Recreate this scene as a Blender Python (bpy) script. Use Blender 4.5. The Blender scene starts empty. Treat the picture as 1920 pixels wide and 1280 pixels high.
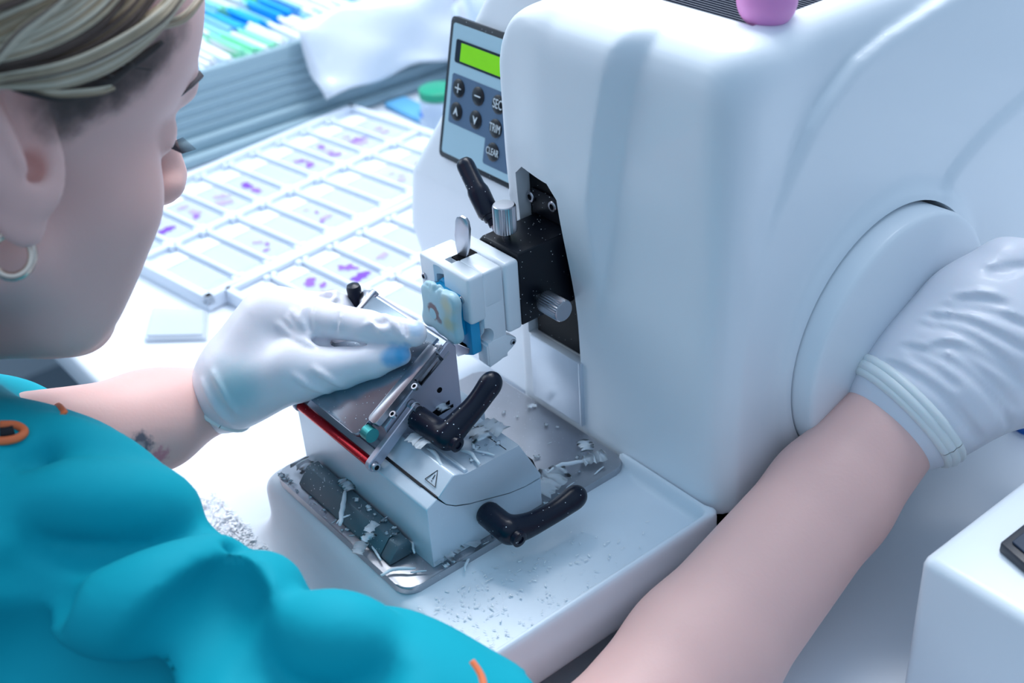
import bpy, bmesh, math, random
import numpy as np
from mathutils import Vector, Matrix
random.seed(7); rng = np.random.default_rng(7)
PI = math.pi
scn = bpy.context.scene
COL = scn.collection

# ------------------------------------------------------------------ camera
YAW, PITCH, ROLL, FPX = math.radians(53.055), math.radians(32.586), math.radians(-4.0906), 2339.0
_f = np.array([-math.sin(YAW)*math.cos(PITCH), math.cos(YAW)*math.cos(PITCH), -math.sin(PITCH)])
_r0 = np.array([math.cos(YAW), math.sin(YAW), 0.0]); _u0 = np.cross(_r0, _f)
CR = math.cos(ROLL)*_r0 + math.sin(ROLL)*_u0
CU = -math.sin(ROLL)*_r0 + math.cos(ROLL)*_u0
CF = _f
CAM = np.array([0.4052, -0.2269, 0.5011])
cd = bpy.data.cameras.new('camera'); cam = bpy.data.objects.new('camera', cd); COL.objects.link(cam)
cd.sensor_width = 36.0; cd.lens = FPX*36.0/1920.0
cam.matrix_world = Matrix(((CR[0], CU[0], -CF[0], CAM[0]), (CR[1], CU[1], -CF[1], CAM[1]),
                           (CR[2], CU[2], -CF[2], CAM[2]), (0, 0, 0, 1)))
cd.dof.use_dof = True; cd.dof.focus_distance = 0.650; cd.dof.aperture_fstop = 7.5
cd.clip_start = 0.02
scn.camera = cam

def ray(px, py): return CF + CR*(px-960)/FPX - CU*(py-640)/FPX
def at(px, py, t): return CAM + ray(px, py)*t          # a point seen at a pixel, t metres deep
def onax(px, py, ax, v):
    d = ray(px, py); return CAM + d*(v-CAM[ax])/d[ax]
def onplane(px, py, p0, n):
    d = ray(px, py); return CAM + d*(np.dot(np.array(p0)-CAM, n)/np.dot(d, n))
def rpx(r, t): return r*t/FPX

# ------------------------------------------------------------------ materials
def lin(c):
    return tuple((x/12.92 if x <= .04045 else ((x+.055)/1.055)**2.4) for x in [v/255.0 for v in c[:3]]) + (1.0,)
MATS = {}
def mat(name, rgb, rough=.5, metal=0.0, spec=.5, bump=0.0, bscale=200.0, dust=0.0, dscale=300.0, coat=0.0,
        sss=0.0, var=0.0, vscale=30.0, alpha=1.0, emit=None, estr=1.0, trans=0.0, stretch=None):
    if name in MATS: return MATS[name]
    m = bpy.data.materials.new(name); m.use_nodes = True
    nt = m.node_tree; N = nt.nodes; L = nt.links
    b = N['Principled BSDF']
    b.inputs['Base Color'].default_value = lin(rgb)
    b.inputs['Roughness'].default_value = rough
    b.inputs['Metallic'].default_value = metal
    b.inputs['Specular IOR Level'].default_value = spec
    b.inputs['Coat Weight'].default_value = coat
    b.inputs['Alpha'].default_value = alpha
    b.inputs['Transmission Weight'].default_value = trans
    if sss:
        b.inputs['Subsurface Weight'].default_value = sss
        b.inputs['Subsurface Radius'].default_value = (1.0, .45, .3); b.inputs['Subsurface Scale'].default_value = .006
    if emit:
        b.inputs['Emission Color'].default_value = lin(emit); b.inputs['Emission Strength'].default_value = estr
    geo = N.new('ShaderNodeNewGeometry')
    vec = geo.outputs['Position']
    if stretch:
        mp = N.new('ShaderNodeMapping'); mp.inputs['Scale'].default_value = stretch
        L.new(vec, mp.inputs['Vector']); vec = mp.outputs['Vector']
    col = None
    if var:
        n = N.new('ShaderNodeTexNoise'); n.inputs['Scale'].default_value = vscale; n.inputs['Detail'].default_value = 4
        L.new(vec, n.inputs['Vector'])
        mx = N.new('ShaderNodeMix'); mx.data_type = 'RGBA'
        c0 = lin(rgb); mx.inputs[6].default_value = tuple(c*(1-var) for c in c0[:3])+(1,)
        mx.inputs[7].default_value = tuple(min(1, c*(1+var)) for c in c0[:3])+(1,)
        L.new(n.outputs['Fac'], mx.inputs[0]); col = mx.outputs[2]
        L.new(col, b.inputs['Base Color'])
    if dust:
        n = N.new('ShaderNodeTexVoronoi'); n.inputs['Scale'].default_value = dscale
        L.new(geo.outputs['Position'], n.inputs['Vector'])
        n2 = N.new('ShaderNodeTexNoise'); n2.inputs['Scale'].default_value = dscale*.09; n2.inputs['Detail'].default_value = 3
        L.new(geo.outputs['Position'], n2.inputs['Vector'])
        th = N.new('ShaderNodeMath'); th.operation = 'MULTIPLY'; L.new(n2.outputs['Fac'], th.inputs[0]); th.inputs[1].default_value = dust
        lt = N.new('ShaderNodeMath'); lt.operation = 'LESS_THAN'; L.new(n.outputs['Distance'], lt.inputs[0]); L.new(th.outputs[0], lt.inputs[1])
        mx = N.new('ShaderNodeMix'); mx.data_type = 'RGBA'
        if col: L.new(col, mx.inputs[6])
        else: mx.inputs[6].default_value = lin(rgb)
        mx.inputs[7].default_value = (.8, .86, .92, 1)
        L.new(lt.outputs[0], mx.inputs[0]); L.new(mx.outputs[2], b.inputs['Base Color'])
        if metal:
            mm = N.new('ShaderNodeMath'); mm.operation = 'MULTIPLY_ADD'; L.new(lt.outputs[0], mm.inputs[0])
            mm.inputs[1].default_value = -metal; mm.inputs[2].default_value = metal; L.new(mm.outputs[0], b.inputs['Metallic'])
    if bump:
        n = N.new('ShaderNodeTexNoise'); n.inputs['Scale'].default_value = bscale; n.inputs['Detail'].default_value = 3
        L.new(vec, n.inputs['Vector'])
        bp = N.new('ShaderNodeBump'); bp.inputs['Strength'].default_value = bump; bp.inputs['Distance'].default_value = .0006
        L.new(n.outputs['Fac'], bp.inputs['Height']); L.new(bp.outputs['Normal'], b.inputs['Normal'])
    MATS[name] = m
    return m

def paint_patches(m, patches):
    """stains, tattoo ink, make-up or a reflected tint put into the colour: coloured soft blobs at fixed places of the surface"""
    nt = m.node_tree; N = nt.nodes; L = nt.links; b = N['Principled BSDF']
    geo = N.new('ShaderNodeNewGeometry')
    cur = b.inputs['Base Color'].links[0].from_socket if b.inputs['Base Color'].links else None
    base = b.inputs['Base Color'].default_value[:]
    for (p, r0, r1, rgb, amt, nz, nsc) in patches:
        d = N.new('ShaderNodeVectorMath'); d.operation = 'DISTANCE'; L.new(geo.outputs['Position'], d.inputs[0]); d.inputs[1].default_value = tuple(p)
        n = N.new('ShaderNodeTexNoise'); n.inputs['Scale'].default_value = nsc; n.inputs['Detail'].default_value = 3; L.new(geo.outputs['Position'], n.inputs['Vector'])
        ma = N.new('ShaderNodeMath'); ma.operation = 'MULTIPLY_ADD'; L.new(n.outputs['Fac'], ma.inputs[0]); ma.inputs[1].default_value = nz; L.new(d.outputs['Value'], ma.inputs[2])
        mr = N.new('ShaderNodeMapRange'); mr.interpolation_type = 'SMOOTHSTEP'
        mr.inputs['From Min'].default_value = r0+nz*.5; mr.inputs['From Max'].default_value = r1+nz*.5
        mr.inputs['To Min'].default_value = amt; mr.inputs['To Max'].default_value = 0
        L.new(ma.outputs[0], mr.inputs['Value'])
        mx = N.new('ShaderNodeMix'); mx.data_type = 'RGBA'; L.new(mr.outputs['Result'], mx.inputs[0])
        if cur: L.new(cur, mx.inputs[6])
        else: mx.inputs[6].default_value = base
        mx.inputs[7].default_value = lin(rgb); cur = mx.outputs[2]
    L.new(cur, b.inputs['Base Color'])

WHITE = mat('white_enamel', (232, 238, 244), .38, coat=.15, bump=.05, bscale=40)
WHITE2 = mat('white_clamp_enamel', (226, 232, 238), .36, coat=.2)
TRAYW = mat('white_tray_plastic', (226, 234, 242), .42, var=.03, vscale=60)
STEEL = mat('brushed_steel', (176, 178, 184), .34, 1.0, var=.12, vscale=60, dust=.16, dscale=420)
STEELP = mat('clean_steel', (178, 180, 188), .28, 1.0)
STEELM = mat('ground_steel_cheek', (186, 184, 198), .42, .75, dust=.1, dscale=500)
PLATE = mat('polished_dark_steel', (150, 162, 174), .26, 1.0, dust=.2, dscale=430, var=.1, vscale=20)
GREYP = mat('grey_anodised_rail', (92, 112, 122), .45, .4, dust=.2, dscale=420)
BLACK = mat('black_anodised', (6, 12, 24), .42, spec=.3, dust=.17, dscale=420)
BLACKC = mat('black_interior', (4, 6, 11), .7, spec=.1)
BLACKP = mat('black_plastic_lever', (6, 16, 36), .3, spec=.3, dust=.17, dscale=330, bump=.1, bscale=600)
SEAM = mat('dark_seam', (12, 14, 24), .7)
RED = mat('red_guard_rod', (178, 6, 30), .25, .55, dust=.12, dscale=500)

# ------------------------------------------------------------------ mesh helpers
def finish(bm, name, m, parent=None, loc=None, smooth=38.0):
    """link ONE mesh object; loc = origin of the object (world)"""
    me = bpy.data.meshes.new(name)
    bmesh.ops.recalc_face_normals(bm, faces=bm.faces)
    bm.to_mesh(me); bm.free()
    return link(me, name, m, parent, loc, smooth)
def rootloc(o):
    v = Vector((0, 0, 0))
    while o is not None: v = v + o.location; o = o.parent
    return v
def link(me, name, m, parent=None, loc=None, smooth=38.0):
    off = rootloc(parent) if parent is not None else Vector(loc if loc is not None else (0, 0, 0))
    me.transform(Matrix.Translation(-off))
    if smooth:
        me.polygons.foreach_set('use_smooth', [True]*len(me.polygons))
        if smooth < 179: me.set_sharp_from_angle(angle=math.radians(smooth))
    if len(me.materials): me.materials.clear()
    for mm in (m if isinstance(m, (list, tuple)) else [m]): me.materials.append(mm)
    o = bpy.data.objects.new(name, me); COL.objects.link(o)
    if parent is not None: o.parent = parent
    else: o.location = off
    return o
def tag(o, label, cat, group=None, kind=None):
    if label: o['label'] = label
    if cat: o['category'] = cat
    if group: o['group'] = group
    if kind: o['kind'] = kind
    return o
def thing(name, label, cat, loc, group=None):
    o = bpy.data.objects.new(name, None); COL.objects.link(o); o.location = loc
    o.empty_display_size = .02
    return tag(o, label, cat, group)
def struct(o): o['kind'] = 'structure'; return o

def b_box(bm, lo, hi, bev=0.0, seg=2, mtx=None):
    vs = [bm.verts.new((x, y, z)) for x in (lo[0], hi[0]) for y in (lo[1], hi[1]) for z in (lo[2], hi[2])]
    fs = [(0, 1, 3, 2), (4, 6, 7, 5), (0, 4, 5, 1), (2, 3, 7, 6), (0, 2, 6, 4), (1, 5, 7, 3)]
    F = [bm.faces.new([vs[i] for i in f]) for f in fs]
    es = list({e for f in F for e in f.edges})
    out = vs
    if bev:
        r = bmesh.ops.bevel(bm, geom=es, offset=bev, segments=seg, affect='EDGES', profile=.5)
        out = list({v for v in r['verts']} | {v for f in F if f.is_valid for v in f.verts})
    if mtx is not None: bmesh.ops.transform(bm, matrix=mtx, verts=out)
    return out
def b_prism(bm, poly, ax, a, b, bev=0.0, seg=2, mtx=None):
    """poly of 2-D points extruded along axis ax from a to b"""
    def P(q, h):
        if ax == 0: return (h, q[0], q[1])
        if ax == 1: return (q[0], h, q[1])
        return (q[0], q[1], h)
    A = [bm.verts.new(P(q, a)) for q in poly]; B = [bm.verts.new(P(q, b)) for q in poly]
    n = len(poly); F = [bm.faces.new(A), bm.faces.new(B[::-1])]
    for i in range(n): F.append(bm.faces.new([A[i], B[i], B[(i+1) % n], A[(i+1) % n]]))
    vs = A+B
    if bev:
        es = list({e for f in F for e in f.edges})
        r = bmesh.ops.bevel(bm, geom=es, offset=bev, segments=seg, affect='EDGES', profile=.5, clamp_overlap=True)
        vs = list({v for v in r['verts']} | {v for f in F if f.is_valid for v in f.verts})
    if mtx is not None: bmesh.ops.transform(bm, matrix=mtx, verts=vs)
    return vs
def frame(d):
    d = np.array(d, float); d /= np.linalg.norm(d)
    a = np.array([0, 0, 1.0]) if abs(d[2]) < .9 else np.array([1.0, 0, 0])
    s = np.cross(d, a); s /= np.linalg.norm(s); return d, s, np.cross(s, d)
def b_lathe(bm, base, axis, prof, n=40, knurl=0.0, knr=None, cap=True):
    """prof = [(h, r)...] along axis from base"""
    d, s, t = frame(axis); base = np.array(base, float); rings = []
    for h, r in prof:
        ring = []
        for i in range(n):
            a = 2*PI*i/n; rr = r
            if knurl and knr and knr[0] <= h <= knr[1]: rr = r*(1-(knurl if i % 2 else 0))
            ring.append(bm.verts.new(tuple(base+d*h+(s*math.cos(a)+t*math.sin(a))*rr)))
        rings.append(ring)
    for A, B in zip(rings, rings[1:]):
        for i in range(n): bm.faces.new([A[i], A[(i+1) % n], B[(i+1) % n], B[i]])
    if cap: bm.faces.new(rings[0][::-1]); bm.faces.new(rings[-1])
def b_tube(bm, pts, rad, n=12, flat=1.0, up=None, caps=True):
    pts = [np.array(p, float) for p in pts]
    if not hasattr(rad, '__len__'): rad = [rad]*len(pts)
    rings = []; prev = None
    for i, p in enumerate(pts):
        d = pts[min(i+1, len(pts)-1)]-pts[max(i-1, 0)]
        d /= np.linalg.norm(d)+1e-12
        if up is not None: s = np.cross(d, np.array(up, float))
        elif prev is None: _, s, _ = frame(d)
        else: s = prev-d*np.dot(prev, d)
        s /= np.linalg.norm(s)+1e-12; prev = s; t = np.cross(s, d)
        rings.append([bm.verts.new(tuple(p+(s*math.cos(a)*rad[i]+t*math.sin(a)*rad[i]*flat))) for a in [2*PI*k/n for k in range(n)]])
    for A, B in zip(rings, rings[1:]):
        for i in range(n): bm.faces.new([A[i], A[(i+1) % n], B[(i+1) % n], B[i]])
    if caps: bm.faces.new(rings[0][::-1]); bm.faces.new(rings[-1])
def spline(pts, n=8):
    P = [np.array(p, float) for p in pts]; P = [2*P[0]-P[1]]+P+[2*P[-1]-P[-2]]; out = []
    for i in range(1, len(P)-2):
        for k in range(n):
            t = k/n
            out.append(.5*((2*P[i])+(-P[i-1]+P[i+1])*t+(2*P[i-1]-5*P[i]+4*P[i+1]-P[i+2])*t*t+(-P[i-1]+3*P[i]-3*P[i+1]+P[i+2])*t**3))
    out.append(P[-2]); return out
def rr_poly(x0, y0, x1, y1, r, n=6):
    out = []
    for cx, cy, a0 in ((x1-r, y1-r, 0), (x0+r, y1-r, 90), (x0+r, y0+r, 180), (x1-r, y0+r, 270)):
        for i in range(n+1):
            a = math.radians(a0+90*i/n); out.append((cx+r*math.cos(a), cy+r*math.sin(a)))
    return out
def planemat(p0, ex, ey, ez):
    return Matrix(((ex[0], ey[0], ez[0], p0[0]), (ex[1], ey[1], ez[1], p0[1]), (ex[2], ey[2], ez[2], p0[2]), (0, 0, 0, 1)))
def screw(name, p, nrm, r, parent, m=None, label=None):
    """socket head screw: rim, hex socket"""
    bm = bmesh.new(); b_lathe(bm, np.array(p)-np.array(nrm)*r*.6, nrm, [(0, r), (r*.85, r), (r, r*.88), (r, r*.55), (r*.55, r*.5), (r*.55, .0001)], 18, cap=False)
    c = Vector(p); bm.faces.ensure_lookup_table()
    for i_, f_ in enumerate(bm.faces):
        if i_ >= 18*3: f_.material_index = 1
    return finish(bm, name, [m or STEELP, SEAM], parent)

# ------------------------------------------------------------------ smooth solids (signed distance fields meshed with surface nets)
def smin(a, b, k):
    h = np.clip(.5+.5*(b-a)/k, 0, 1); return b*(1-h)+a*h-k*h*(1-h)
def smax(a, b, k): return -smin(-a, -b, k)
class Field:
    def __init__(s): s.p = []
    def cone(s, a, b, ra, rb, k=.006, op='u'): s.p.append(('c', np.array(a, float), np.array(b, float), ra, rb, k, op)); return s
    def ell(s, c, r, rot=None, k=.006, op='u'): s.p.append(('e', np.array(c, float), np.array(r, float), rot, None, k, op)); return s
    def fn(s, lo, hi, f, k=.001, op='u'): s.p.append(('f', np.array(lo, float), np.array(hi, float), f, None, k, op)); return s
    def dist(s, q, X, Y, Z):
        if q[0] == 'c':
            a, b, ra, rb = q[1:5]; ab = b-a; L2 = ab@ab+1e-12
            h = np.clip(((X-a[0])*ab[0]+(Y-a[1])*ab[1]+(Z-a[2])*ab[2])/L2, 0, 1)
            return np.sqrt((X-a[0]-h*ab[0])**2+(Y-a[1]-h*ab[1])**2+(Z-a[2]-h*ab[2])**2)-(ra+h*(rb-ra))
        if q[0] == 'e':
            c, r, R = q[1:4]; x, y, z = X-c[0], Y-c[1], Z-c[2]
            if R is not None: x, y, z = [x*R[0][i]+y*R[1][i]+z*R[2][i] for i in range(3)]
            k0 = np.sqrt((x/r[0])**2+(y/r[1])**2+(z/r[2])**2); k1 = np.sqrt((x/r[0]**2)**2+(y/r[1]**2)**2+(z/r[2]**2)**2)+1e-9
            return k0*(k0-1)/k1
        return q[3](X, Y, Z)
    def bbox(s, q):
        if q[0] == 'c': return np.minimum(q[1]-q[3], q[2]-q[4]), np.maximum(q[1]+q[3], q[2]+q[4])
        if q[0] == 'e':
            if q[3] is None: return q[1]-q[2], q[1]+q[2]
            m = q[2].max(); return q[1]-m, q[1]+m
        return q[1], q[2]
    def comb(s, d, e, q):
        if q[6] == 'u': return smin(d, e, q[5])
        if q[6] == 's': return smax(d, -e, q[5])
        return smax(d, e, q[5])
    def eval(s, P):
        d = np.full(len(P), 1.0)
        for q in s.p:
            e = s.dist(q, P[:, 0], P[:, 1], P[:, 2]); d = s.comb(d, e, q)
        return d
    def grid(s, h, lo=None, hi=None):
        bs = [s.bbox(q) for q in s.p if q[6] == 'u']
        l = np.min([b[0] for b in bs], 0)-3*h; u = np.max([b[1] for b in bs], 0)+3*h
        if lo is not None: l = np.maximum(l, lo)
        if hi is not None: u = np.minimum(u, hi)
        n = np.maximum(np.ceil((u-l)/h).astype(int)+1, 4)
        ax = [(l[i]+h*np.arange(n[i])).astype(np.float32) for i in range(3)]
        d = np.full(n, .05, np.float32)
        for q in s.p:
            if q[6] == 'i':
                i0 = [0, 0, 0]; i1 = list(n)
            else:
                m = q[5]+4*h; b = s.bbox(q)
                i0 = np.clip(np.floor((b[0]-m-l)/h).astype(int), 0, n); i1 = np.clip(np.ceil((b[1]+m-l)/h).astype(int)+1, 0, n)
                if np.any(i1 <= i0): continue
            sl = tuple(slice(i0[i], i1[i]) for i in range(3))
            X = ax[0][sl[0]][:, None, None]; Y = ax[1][sl[1]][None, :, None]; Z = ax[2][sl[2]][None, None, :]
            e = s.dist(q, X, Y, Z); d[sl] = s.comb(d[sl], e, q)
        for i in range(3):
            sl = [slice(None)]*3; sl[i] = 0; d[tuple(sl)] = np.maximum(d[tuple(sl)], h*.2); sl[i] = -1; d[tuple(sl)] = np.maximum(d[tuple(sl)], h*.2)
        return d, l, h
    def mesh(s, h, lo=None, hi=None):
        d, l, h = s.grid(h, lo, hi); return nets(d, l, h)
    def hit(s, pix, t0=.3, t1=1.1, fallback=.6):
        """where camera-side pixels meet this solid; used once to lay seams, folds and locks on the surface"""
        D = np.array([ray(*p) for p in pix]); t = np.full(len(D), t0)
        for _ in range(90):
            e = s.eval(CAM+D*t[:, None]); t = t+e*.8
        ok = (np.abs(s.eval(CAM+D*t[:, None])) < .0015) & (t < t1)
        t = np.where(ok, t, fallback); return CAM+D*t[:, None], ok
    def rid(s, pix, r, lift=0.0, k=.003, op='u', fallback=.6, smooth=6, taper=True):
        pp = spline([(a[0], a[1], 0) for a in pix], smooth); P, ok = s.hit([(a[0], a[1]) for a in pp], fallback=fallback)
        n = len(P); new = []
        for i in range(n-1):
            if not (ok[i] and ok[i+1]): continue
            w0 = math.sin(PI*(i+.3)/(n)) if taper else 1; w1 = math.sin(PI*(i+1.3)/(n)) if taper else 1
            toc = CAM-P[i]; toc = toc/np.linalg.norm(toc)
            new.append(('c', P[i]+toc*(lift-r*(1-w0)), P[i+1]+toc*(lift-r*(1-w1)), r*max(w0, .2), r*max(w1, .2), k, op))
        return new
def nets(d, l, h):
    s = d < 0; nx, ny, nz = d.shape
    c = [(i, j, k) for i in (0, 1) for j in (0, 1) for k in (0, 1)]
    V = lambda A, o: A[o[0]:nx-1+o[0], o[1]:ny-1+o[1], o[2]:nz-1+o[2]]
    cnt = sum(V(s, o).astype(np.int8) for o in c); mask = (cnt > 0) & (cnt < 8)
    I = np.argwhere(mask); n = len(I)
    idx = np.full(mask.shape, -1, np.int64); idx[mask] = np.arange(n)
    acc = np.zeros((n, 3)); num = np.zeros(n)
    cv = {o: V(d, o)[mask] for o in c}
    for a in c:
        for ax in range(3):
            if a[ax]: continue
            b = list(a); b[ax] = 1; b = tuple(b); va, vb = cv[a], cv[b]; x = (va < 0) != (vb < 0)
            t = np.where(x, va/np.where(va-vb == 0, 1, va-vb), 0)
            p = np.tile(np.array(a, float), (n, 1)); p[:, ax] = t
            acc[x] += p[x]; num[x] += 1
    verts = (I+acc/num[:, None])*h+l
    faces = []
    for ax in range(3):
        a1, a2 = (ax+1) % 3, (ax+2) % 3
        sl0 = [slice(None)]*3; sl1 = [slice(None)]*3; sl0[ax] = slice(0, -1); sl1[ax] = slice(1, None)
        A, B = s[tuple(sl0)], s[tuple(sl1)]; E = np.argwhere(A != B); E = E[(E[:, a1] > 0) & (E[:, a2] > 0) & (E[:, a1] < d.shape[a1]-1) & (E[:, a2] < d.shape[a2]-1)]
        if not len(E): continue
        flip = A[tuple(E.T)]
        def cell(o1, o2):
            q = E.copy(); q[:, a1] -= o1; q[:, a2] -= o2; return idx[tuple(q.T)]
        Q = np.stack([cell(1, 1), cell(0, 1), cell(0, 0), cell(1, 0)], 1)
        Q[~flip] = Q[~flip][:, ::-1]; faces.append(Q)
    F = np.concatenate(faces); F = F[(F >= 0).all(1)]
    return verts, F
def np_mesh(name, parts):
    """one mesh from several (verts, quads)"""
    Vs = []; Fs = []; o = 0
    for v, f in parts: Vs.append(v); Fs.append(f+o); o += len(v)
    V = np.concatenate(Vs); F = np.concatenate(Fs)
    me = bpy.data.meshes.new(name); me.vertices.add(len(V)); me.vertices.foreach_set('co', V.astype(np.float32).ravel())
    me.loops.add(F.size); me.loops.foreach_set('vertex_index', F.astype(np.int32).ravel())
    me.polygons.add(len(F)); me.polygons.foreach_set('loop_start', np.arange(0, F.size, 4, dtype=np.int32))
    me.update(calc_edges=True); me.validate(); return me
def np_smooth(V, F, it=1, lam=.5):
    E = np.concatenate([F[:, [0, 1]], F[:, [1, 2]], F[:, [2, 3]], F[:, [3, 0]]])
    for _ in range(it):
        S = np.zeros_like(V); c = np.zeros(len(V))
        for i in range(3): S[:, i] = np.bincount(E[:, 0], V[E[:, 1], i], len(V))+np.bincount(E[:, 1], V[E[:, 0], i], len(V))
        c = np.bincount(E[:, 0], minlength=len(V))+np.bincount(E[:, 1], minlength=len(V)); V = V*(1-lam)+lam*S/np.maximum(c, 1)[:, None]
    return V
def boolean(obj, cutters):
    for c in cutters:
        md = obj.modifiers.new('cut', 'BOOLEAN'); md.operation = 'DIFFERENCE'; md.object = c; md.solver = 'EXACT'
    bpy.context.view_layer.update()
    dg = bpy.context.evaluated_depsgraph_get(); me = bpy.data.meshes.new_from_object(obj.evaluated_get(dg))
    obj.modifiers.clear(); old = obj.data; obj.data = me; bpy.data.meshes.remove(old)
    for c in cutters: me2 = c.data; bpy.data.objects.remove(c); bpy.data.meshes.remove(me2)
    return obj
#SECTION_END_HELPERS
# ------------------------------------------------------------------ the room and the bench
M_TABLE = mat('bench_laminate', (226, 232, 240), .32, var=.03, vscale=14)
bm = bmesh.new(); b_box(bm, (-1.7, -1.5, -.80), (1.6, .97, -.75)); struct(finish(bm, 'floor', mat('grey_floor', (96, 112, 126), .6, var=.08, vscale=6)))
bm = bmesh.new(); b_box(bm, (-1.7, .97, -.8), (1.6, 1.03, 1.5)); struct(finish(bm, 'wall_back', mat('wall_paint', (214, 224, 232), .7)))
bm = bmesh.new(); b_box(bm, (-1.76, -1.5, -.8), (-1.7, 1.03, 1.5)); struct(finish(bm, 'wall_left', mat('wall_paint', (214, 224, 232), .7)))
tb = thing('lab_table', 'white laboratory bench with a pale rounded front edge that carries the microtome', 'table', (-.3, .45, -.75))
bm = bmesh.new(); b_box(bm, (-1.5, -.01, -.032), (1.1, .95, 0), .006, 3); finish(bm, 'tabletop', M_TABLE, tb)
for lx in (-1.45, 1.05):
    for ly in (.05, .9):
        bm = bmesh.new(); b_box(bm, (lx-.025, ly-.025, -.75), (lx+.025, ly+.025, -.032), .003); finish(bm, 'leg', STEELP, tb)
bm = bmesh.new(); b_box(bm, (-1.42, .03, -.10), (1.02, .05, -.032), .002); finish(bm, 'apron', M_TABLE, tb)

# ------------------------------------------------------------------ microtome housing
MT = thing('microtome', 'large white rotary microtome with handwheel and green-lit keypad standing on the bench', 'microtome', (0, .31, 0))
def smooth01(x): x = np.clip(x, 0, 1); return x*x*(3-2*x)
def facet_depth(x, z):
    t = .010*smooth01((z-.13)/.10); xB = np.interp(z, [.12, .20, .26, .312], [-.028, -.012, -.001, .012])
    return np.clip((xB-x)*.8, 0, t)*(.45+.55*smooth01((x+.094)/.045))
def poly_sdf(pts, Y, Z):
    d = np.full(np.broadcast(Y, Z).shape, 1e9); sg = np.ones(d.shape)
    n = len(pts); Y = np.broadcast_to(Y, d.shape); Z = np.broadcast_to(Z, d.shape)
    for i in range(n):
        a = pts[i]; b = pts[i-1]; e = (b[0]-a[0], b[1]-a[1]); wx = Y-a[0]; wy = Z-a[1]
        t = np.clip((wx*e[0]+wy*e[1])/(e[0]**2+e[1]**2+1e-12), 0, 1)
        d = np.minimum(d, (wx-e[0]*t)**2+(wy-e[1]*t)**2)
        c1 = Z >= a[1]; c2 = Z < b[1]; c3 = e[0]*wy > e[1]*wx
        fl = (c1 & c2 & c3) | (~c1 & ~c2 & ~c3); sg = np.where(fl, -sg, sg)
    return sg*np.sqrt(d)
def f_main(X, Y, Z):
    qx = (X-.0532)*-1; r = .045                                  # rounded upper left shoulder of the front bulge
    cx, cz = -.0955+r, .3125-r
    ax = np.maximum(cx-X, 0); az = np.maximum(Z-cz, 0)
    A = np.where((X < cx) & (Z > cz), np.sqrt(ax**2+az**2)-r, np.maximum(-.0955-X, Z-.3125))
    F = (.156-facet_depth(X, Z))-Y
    xr = .0665-.0065*smooth01((Y-.165)/.06)
    k = .026-.020*smooth01((-.045-X)/.04)
    d = smax(A+Y*0, F, np.maximum(k, .006)*np.where(Z > .2, 1, .4))
    d = smax(d, X-xr, .020)
    return np.maximum(d, Y-.46)
def f_left(X, Y, Z):
    xl = np.interp(Z, [.0, .05, .08, .095, .109, .149, .195, .253, .275, .31], [-.225, -.232, -.246, -.2535, -.259, -.2505, -.2225, -.202, -.190, -.165])
    yf = .1925+np.clip(Z-.172, -.02, 1)*.2312
    d = smax(xl-X+Y*0, yf-Y, .012)
    return np.maximum(np.maximum(d, Z-.335), np.maximum(X-0., Y-.46))
ARC1 = [(.70, .40), (.45, .306), (.36, .3045), (.31, .3015), (.265, .2950), (.2416, .2887), (.2215, .2749), (.2101, .2647), (.1977, .246), (.1852, .2257), (.1755, .2023), (.170, .18), (.1665, .15), (.165, .11), (.166, .075), (.17, .03), (.70, .03)]
ARC2 = [(.70, .40), (.60, .29), (.50, .252), (.4029, .2305), (.3802, .2252), (.3582, .2188), (.3394, .2102), (.3275, .2025), (.322, .1933), (.33, .17), (.34, .03), (.70, .03)]
def f_arc(pts, xo):
    def g(X, Y, Z):
        P = poly_sdf(pts, Y, Z); return np.maximum(smax(P, X-xo, .005), np.maximum(.02-X, Y-.46))
    return g
WC = (.2764, .1262)
def f_ring(X, Y, Z):
    R = np.sqrt((Y-WC[0])**2+(Z-WC[1])**2); return np.maximum(smax(R-.0780, X-.0715, .0025), .03-X)
H = Field()
H.fn((-.1, .14, .03), (.07, .46, .32), f_main)
H.fn((-.265, .17, .03), (.0, .46, .34), f_left, k=.003)
H.fn((.02, .155, .03), (.068, .46, .33), f_arc(ARC1, .0668), k=.002)
H.fn((.02, .31, .03), (.07, .46, .26), f_arc(ARC2, .0702), k=.002)
H.fn((.03, .18, .04), (.07, .36, .21), f_ring, k=.012)
H.fn((-1, -1, -1), (1, 1, 1), lambda X, Y, Z: np.where(X < .0, .0015, .0565)-Z+0*Y, k=.002, op='i')
v, q = H.mesh(.0021)
v = np_smooth(v, q, 2, .4)
hme = np_mesh('housing', [(v, q)])
hme.transform(Matrix.Identity(4))
housing = link(hme, 'housing', WHITE, MT, smooth=180)
def cutter(fn):
    bm = bmesh.new(); fn(bm); bmesh.ops.recalc_face_normals(bm, faces=bm.faces); me = bpy.data.meshes.new('cut'); bm.to_mesh(me); bm.free()
    o = bpy.data.objects.new('cut', me); COL.objects.link(o); return o
SLOT = [(-.0870, .1085), (-.0835, .2142), (-.0762, .2205), (-.0517, .2197), (-.0448, .2125), (-.0408, .1085)]
cuts = [cutter(lambda bm: b_prism(bm, SLOT, 1, .12, .19)),
        cutter(lambda bm: b_box(bm, (-.16, .193, .3045), (.0425, .50, .36))),
        cutter(lambda bm: b_lathe(bm, (.045, WC[0], WC[1]), (1, 0, 0), [(0, .0758), (.06, .0758)], 96))]
boolean(housing, cuts)
housing.data.polygons.foreach_set('use_smooth', [True]*len(housing.data.polygons)); housing.data.set_sharp_from_angle(angle=math.radians(42))
if not housing.data.materials: housing.data.materials.append(WHITE)

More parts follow.
